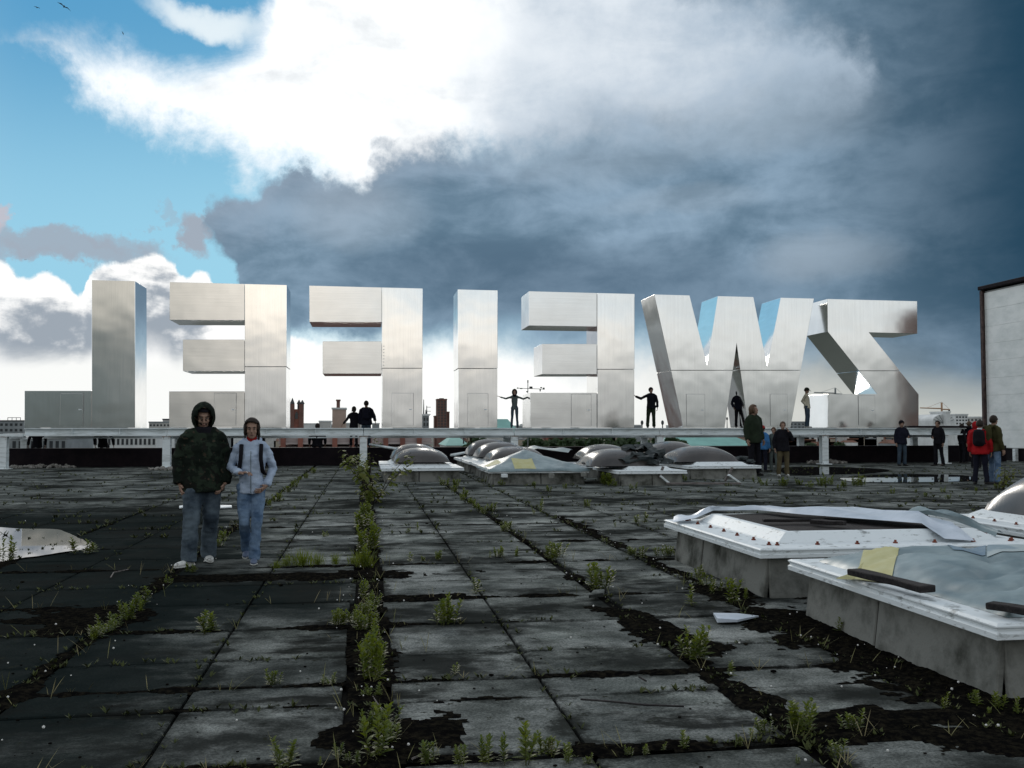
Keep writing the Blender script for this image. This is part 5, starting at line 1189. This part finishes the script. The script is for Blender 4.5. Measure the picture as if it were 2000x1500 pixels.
# --- people on and behind the gantry
def onp(px,Y,z): q=PY(px,850,Y); return Vector((q.x,Y,z))
def Hpx(px,py,Y,z): return PY(px,py,Y).z-z
ZT=1.515
sit=dict(pel=(0,0,.10),hipm=(-.09,0,.09),hipp=(.09,0,.09),km=(-.11,-.42,.12),kp=(.11,-.42,.12),am=(-.12,-.45,-.30),ap=(.12,-.45,-.30),tm=(-.12,-.6,-.35),tp=(.12,-.6,-.35),shm=(-.19,0,.57),shp=(.19,0,.57),em=(-.30,.02,.32),ep=(.30,.02,.32),wm=(-.30,-.10,.10),wp=(.30,-.10,.10))
person('leftmost seated dark figure, under the foot of the letter L, back turned',onp(73,40.5,.74),1.75,185,sit,jacket=M_blk,vox=.028)
person('seated dark figure below the stem of the letter L, one arm propped',onp(201,40.5,.74),1.8,170,dict(sit,em=(-.36,.03,.33),wm=(-.40,.05,.08)),jacket=M_blk,vox=.028)
person('dark figure seated on the parapet whose head just tops the beam beside the letter F',onp(620,40.5,.74),1.85,180,sit,jacket=M_blk,bulk=1.12,vox=.028)
person('woman in black seen from behind holding the hand of the man right of her',onp(691,40.5,.73),1.66,180,dict(em=(.22,.0,1.20),wm=(.30,-.0,1.02)) and dict(ep=(.30,.02,1.18),wp=(.46,.02,1.0),em=(-.36,.02,1.22),wm=(-.56,.04,1.08)),jacket=M_blk,hair=M_hair,hstyle='long',vox=.026,look=(8,0))
person('broad man in a dark jacket and backpack, back turned, left of the letter F',onp(715,40.5,.73),1.90,180,dict(em=(-.30,.02,1.15),wm=(-.34,-.05,.98)),jacket=M_navy,bulk=1.22,trousers=M_jdark,bag='back',bagm=M_navy,vox=.026)
Y6=39.4
def stand(px,py,label,**k):
    H=Hpx(px,py,k.pop('Y',Y6),ZT); return person(label,onp(px,k.pop('YY',Y6),ZT),H,**k)
stand(1005,761,'hooded person in jeans with both arms spread wide to touch the letters on each side',face=0,P=dict(em=(-.40,.03,1.34),wm=(-.66,.0,1.41),hm=(-.75,0,1.46),ep=(.40,.03,1.32),wp=(.65,.0,1.42),hp=(.72,0,1.52),am=(-.14,.02,.085),ap=(.14,.02,.085)),jacket=M_gclo,jtype='hoodie',bulk=.85,tb=.85,trousers=M_jdark,hat='hood',hatm=M_blk,vox=.02,tighthem=True)
stand(1272,757,'man in black leaning one outstretched hand on the letter E',face=0,P=dict(em=(-.43,.04,1.27),wm=(-.68,.0,1.38),hm=(-.76,0,1.46),ep=(.27,.0,1.12),wp=(.27,-.02,.88),km=(-.13,-.02,.49),am=(-.16,.02,.085)),jacket=M_blk,bulk=1.05,tb=1.1,trousers=M_dgrn,hat='beanie',vox=.02,look=(25,-4))
stand(1443,762,'dark clothed hooded man standing in the gap between the legs of the letter W',face=5,P=dict(ep=(.29,.02,1.14),wp=(.33,-.02,.92),em=(-.30,.03,1.15),wm=(-.24,-.10,.95)),jacket=M_navy,bulk=1.12,trousers=M_blk,hat='hood',hatm=M_navy,vox=.02)
stand(1577,757,'man in beige shirt and green cap standing sideways between the W and the Z',face=75,P=dict(em=(-.20,.16,1.16),wm=(-.12,.02,.98),ep=(.20,.14,1.14),wp=(.12,-.02,.95),shm=(-.18,.02,1.40),shp=(.18,.02,1.40)),jacket=M_beige,jtype='shirt',bulk=.95,trousers=M_jdark,shoes=M_shoe,hat='cap',hatm=M_dgrn,vox=.02,look=(8,22))
# --- groups on the roof
def gstand(px,pyf,pyh,label,**k):
    p=G(px,pyf); Z=p.x*math.sin(YAW)+p.y*math.cos(YAW); H=(pyf-pyh)*Z/F_; return person(label,p,H,**k)
gstand(1473,929,791,'tallest man of the standing group, in a dark green jacket, looking up to the right',face=45,jacket=M_dgrn,bulk=1.12,trousers=M_blk,hair=M_hairb,hstyle='long',vox=.024,look=(20,-12),skirt=.04)
gstand(1490,921,832,'person in a bright blue jacket and red beanie in the standing group',face=150,jacket=M_blue,bulk=1.1,trousers=M_navy,hat='beanie',hatm=M_redk,vox=.024)
gstand(1512,921,835,'half hidden person in a grey green top behind the man on the phone',face=-20,jacket=M_gclo,bulk=.95,trousers=M_gclo,hair=M_hairb,vox=.024)
gstand(1530,930,824,'man in a black jacket and khaki trousers holding a phone to his ear',face=8,P=dict(ep=(.30,-.05,1.17),wp=(.16,-.12,1.44),hp=(.115,-.08,1.56),em=(-.28,.02,1.14),km=(-.12,-.03,.49),am=(-.15,0,.085)),jacket=M_blk,bulk=1.15,tb=1.12,trousers=M_khaki,shoes=M_shoe,hair=M_hairb,vox=.020,skirt=.04)
gstand(1762,910,822,'man in a dark jacket and beanie standing left of the rubble heap',face=30,P=dict(ep=(.29,-.02,1.14),wp=(.20,-.18,1.12)),jacket=M_navy,bulk=1.12,trousers=M_jdark,hat='beanie',vox=.024)
gstand(1833,910,822,'slim man in black standing right of the rubble heap with one bent arm',face=-35,P=dict(em=(-.26,.03,1.14),wm=(-.10,-.20,1.10),km=(-.08,-.06,.49),am=(-.09,-.05,.085),kp=(.11,.05,.50),ap=(.12,.14,.09)),jacket=M_blk,bulk=.98,trousers=M_blk,vox=.024)
gstand(1880,905,828,'leftmost of two dark figures standing far back near the white building',face=120,jacket=M_blk,trousers=M_blk,vox=.028)
gstand(1894,905,823,'taller dark figure far back, just left of the red jacket',face=170,jacket=M_navy,bulk=1.1,trousers=M_blk,hair=M_hairb,vox=.028)
gstand(1907,915,825,'person in a red hood almost hidden behind the red jacketed man',face=180,jacket=M_red,trousers=M_blk,hat='hood',hatm=M_red,vox=.026)
gstand(1916,946,821,'man in a red jacket with a dark backpack seen from behind at the right',face=172,P=dict(am=(-.16,.02,.085),ap=(.15,.02,.085),tm=(-.24,-.02,.03)),jacket=M_red,bulk=1.16,trousers=M_navy,bag='back',bagm=M_blk,vox=.020,skirt=.02,collar=M_sheet)
gstand(1943,946,812,'man in an olive jacket and pale jeans with a green backpack',face=128,jacket=M_olive,bulk=1.05,trousers=M_jlight,hair=M_hair,bag='back',bagm=M_olive,vox=.020,look=(15,-6),collar='hooddown')
finish()
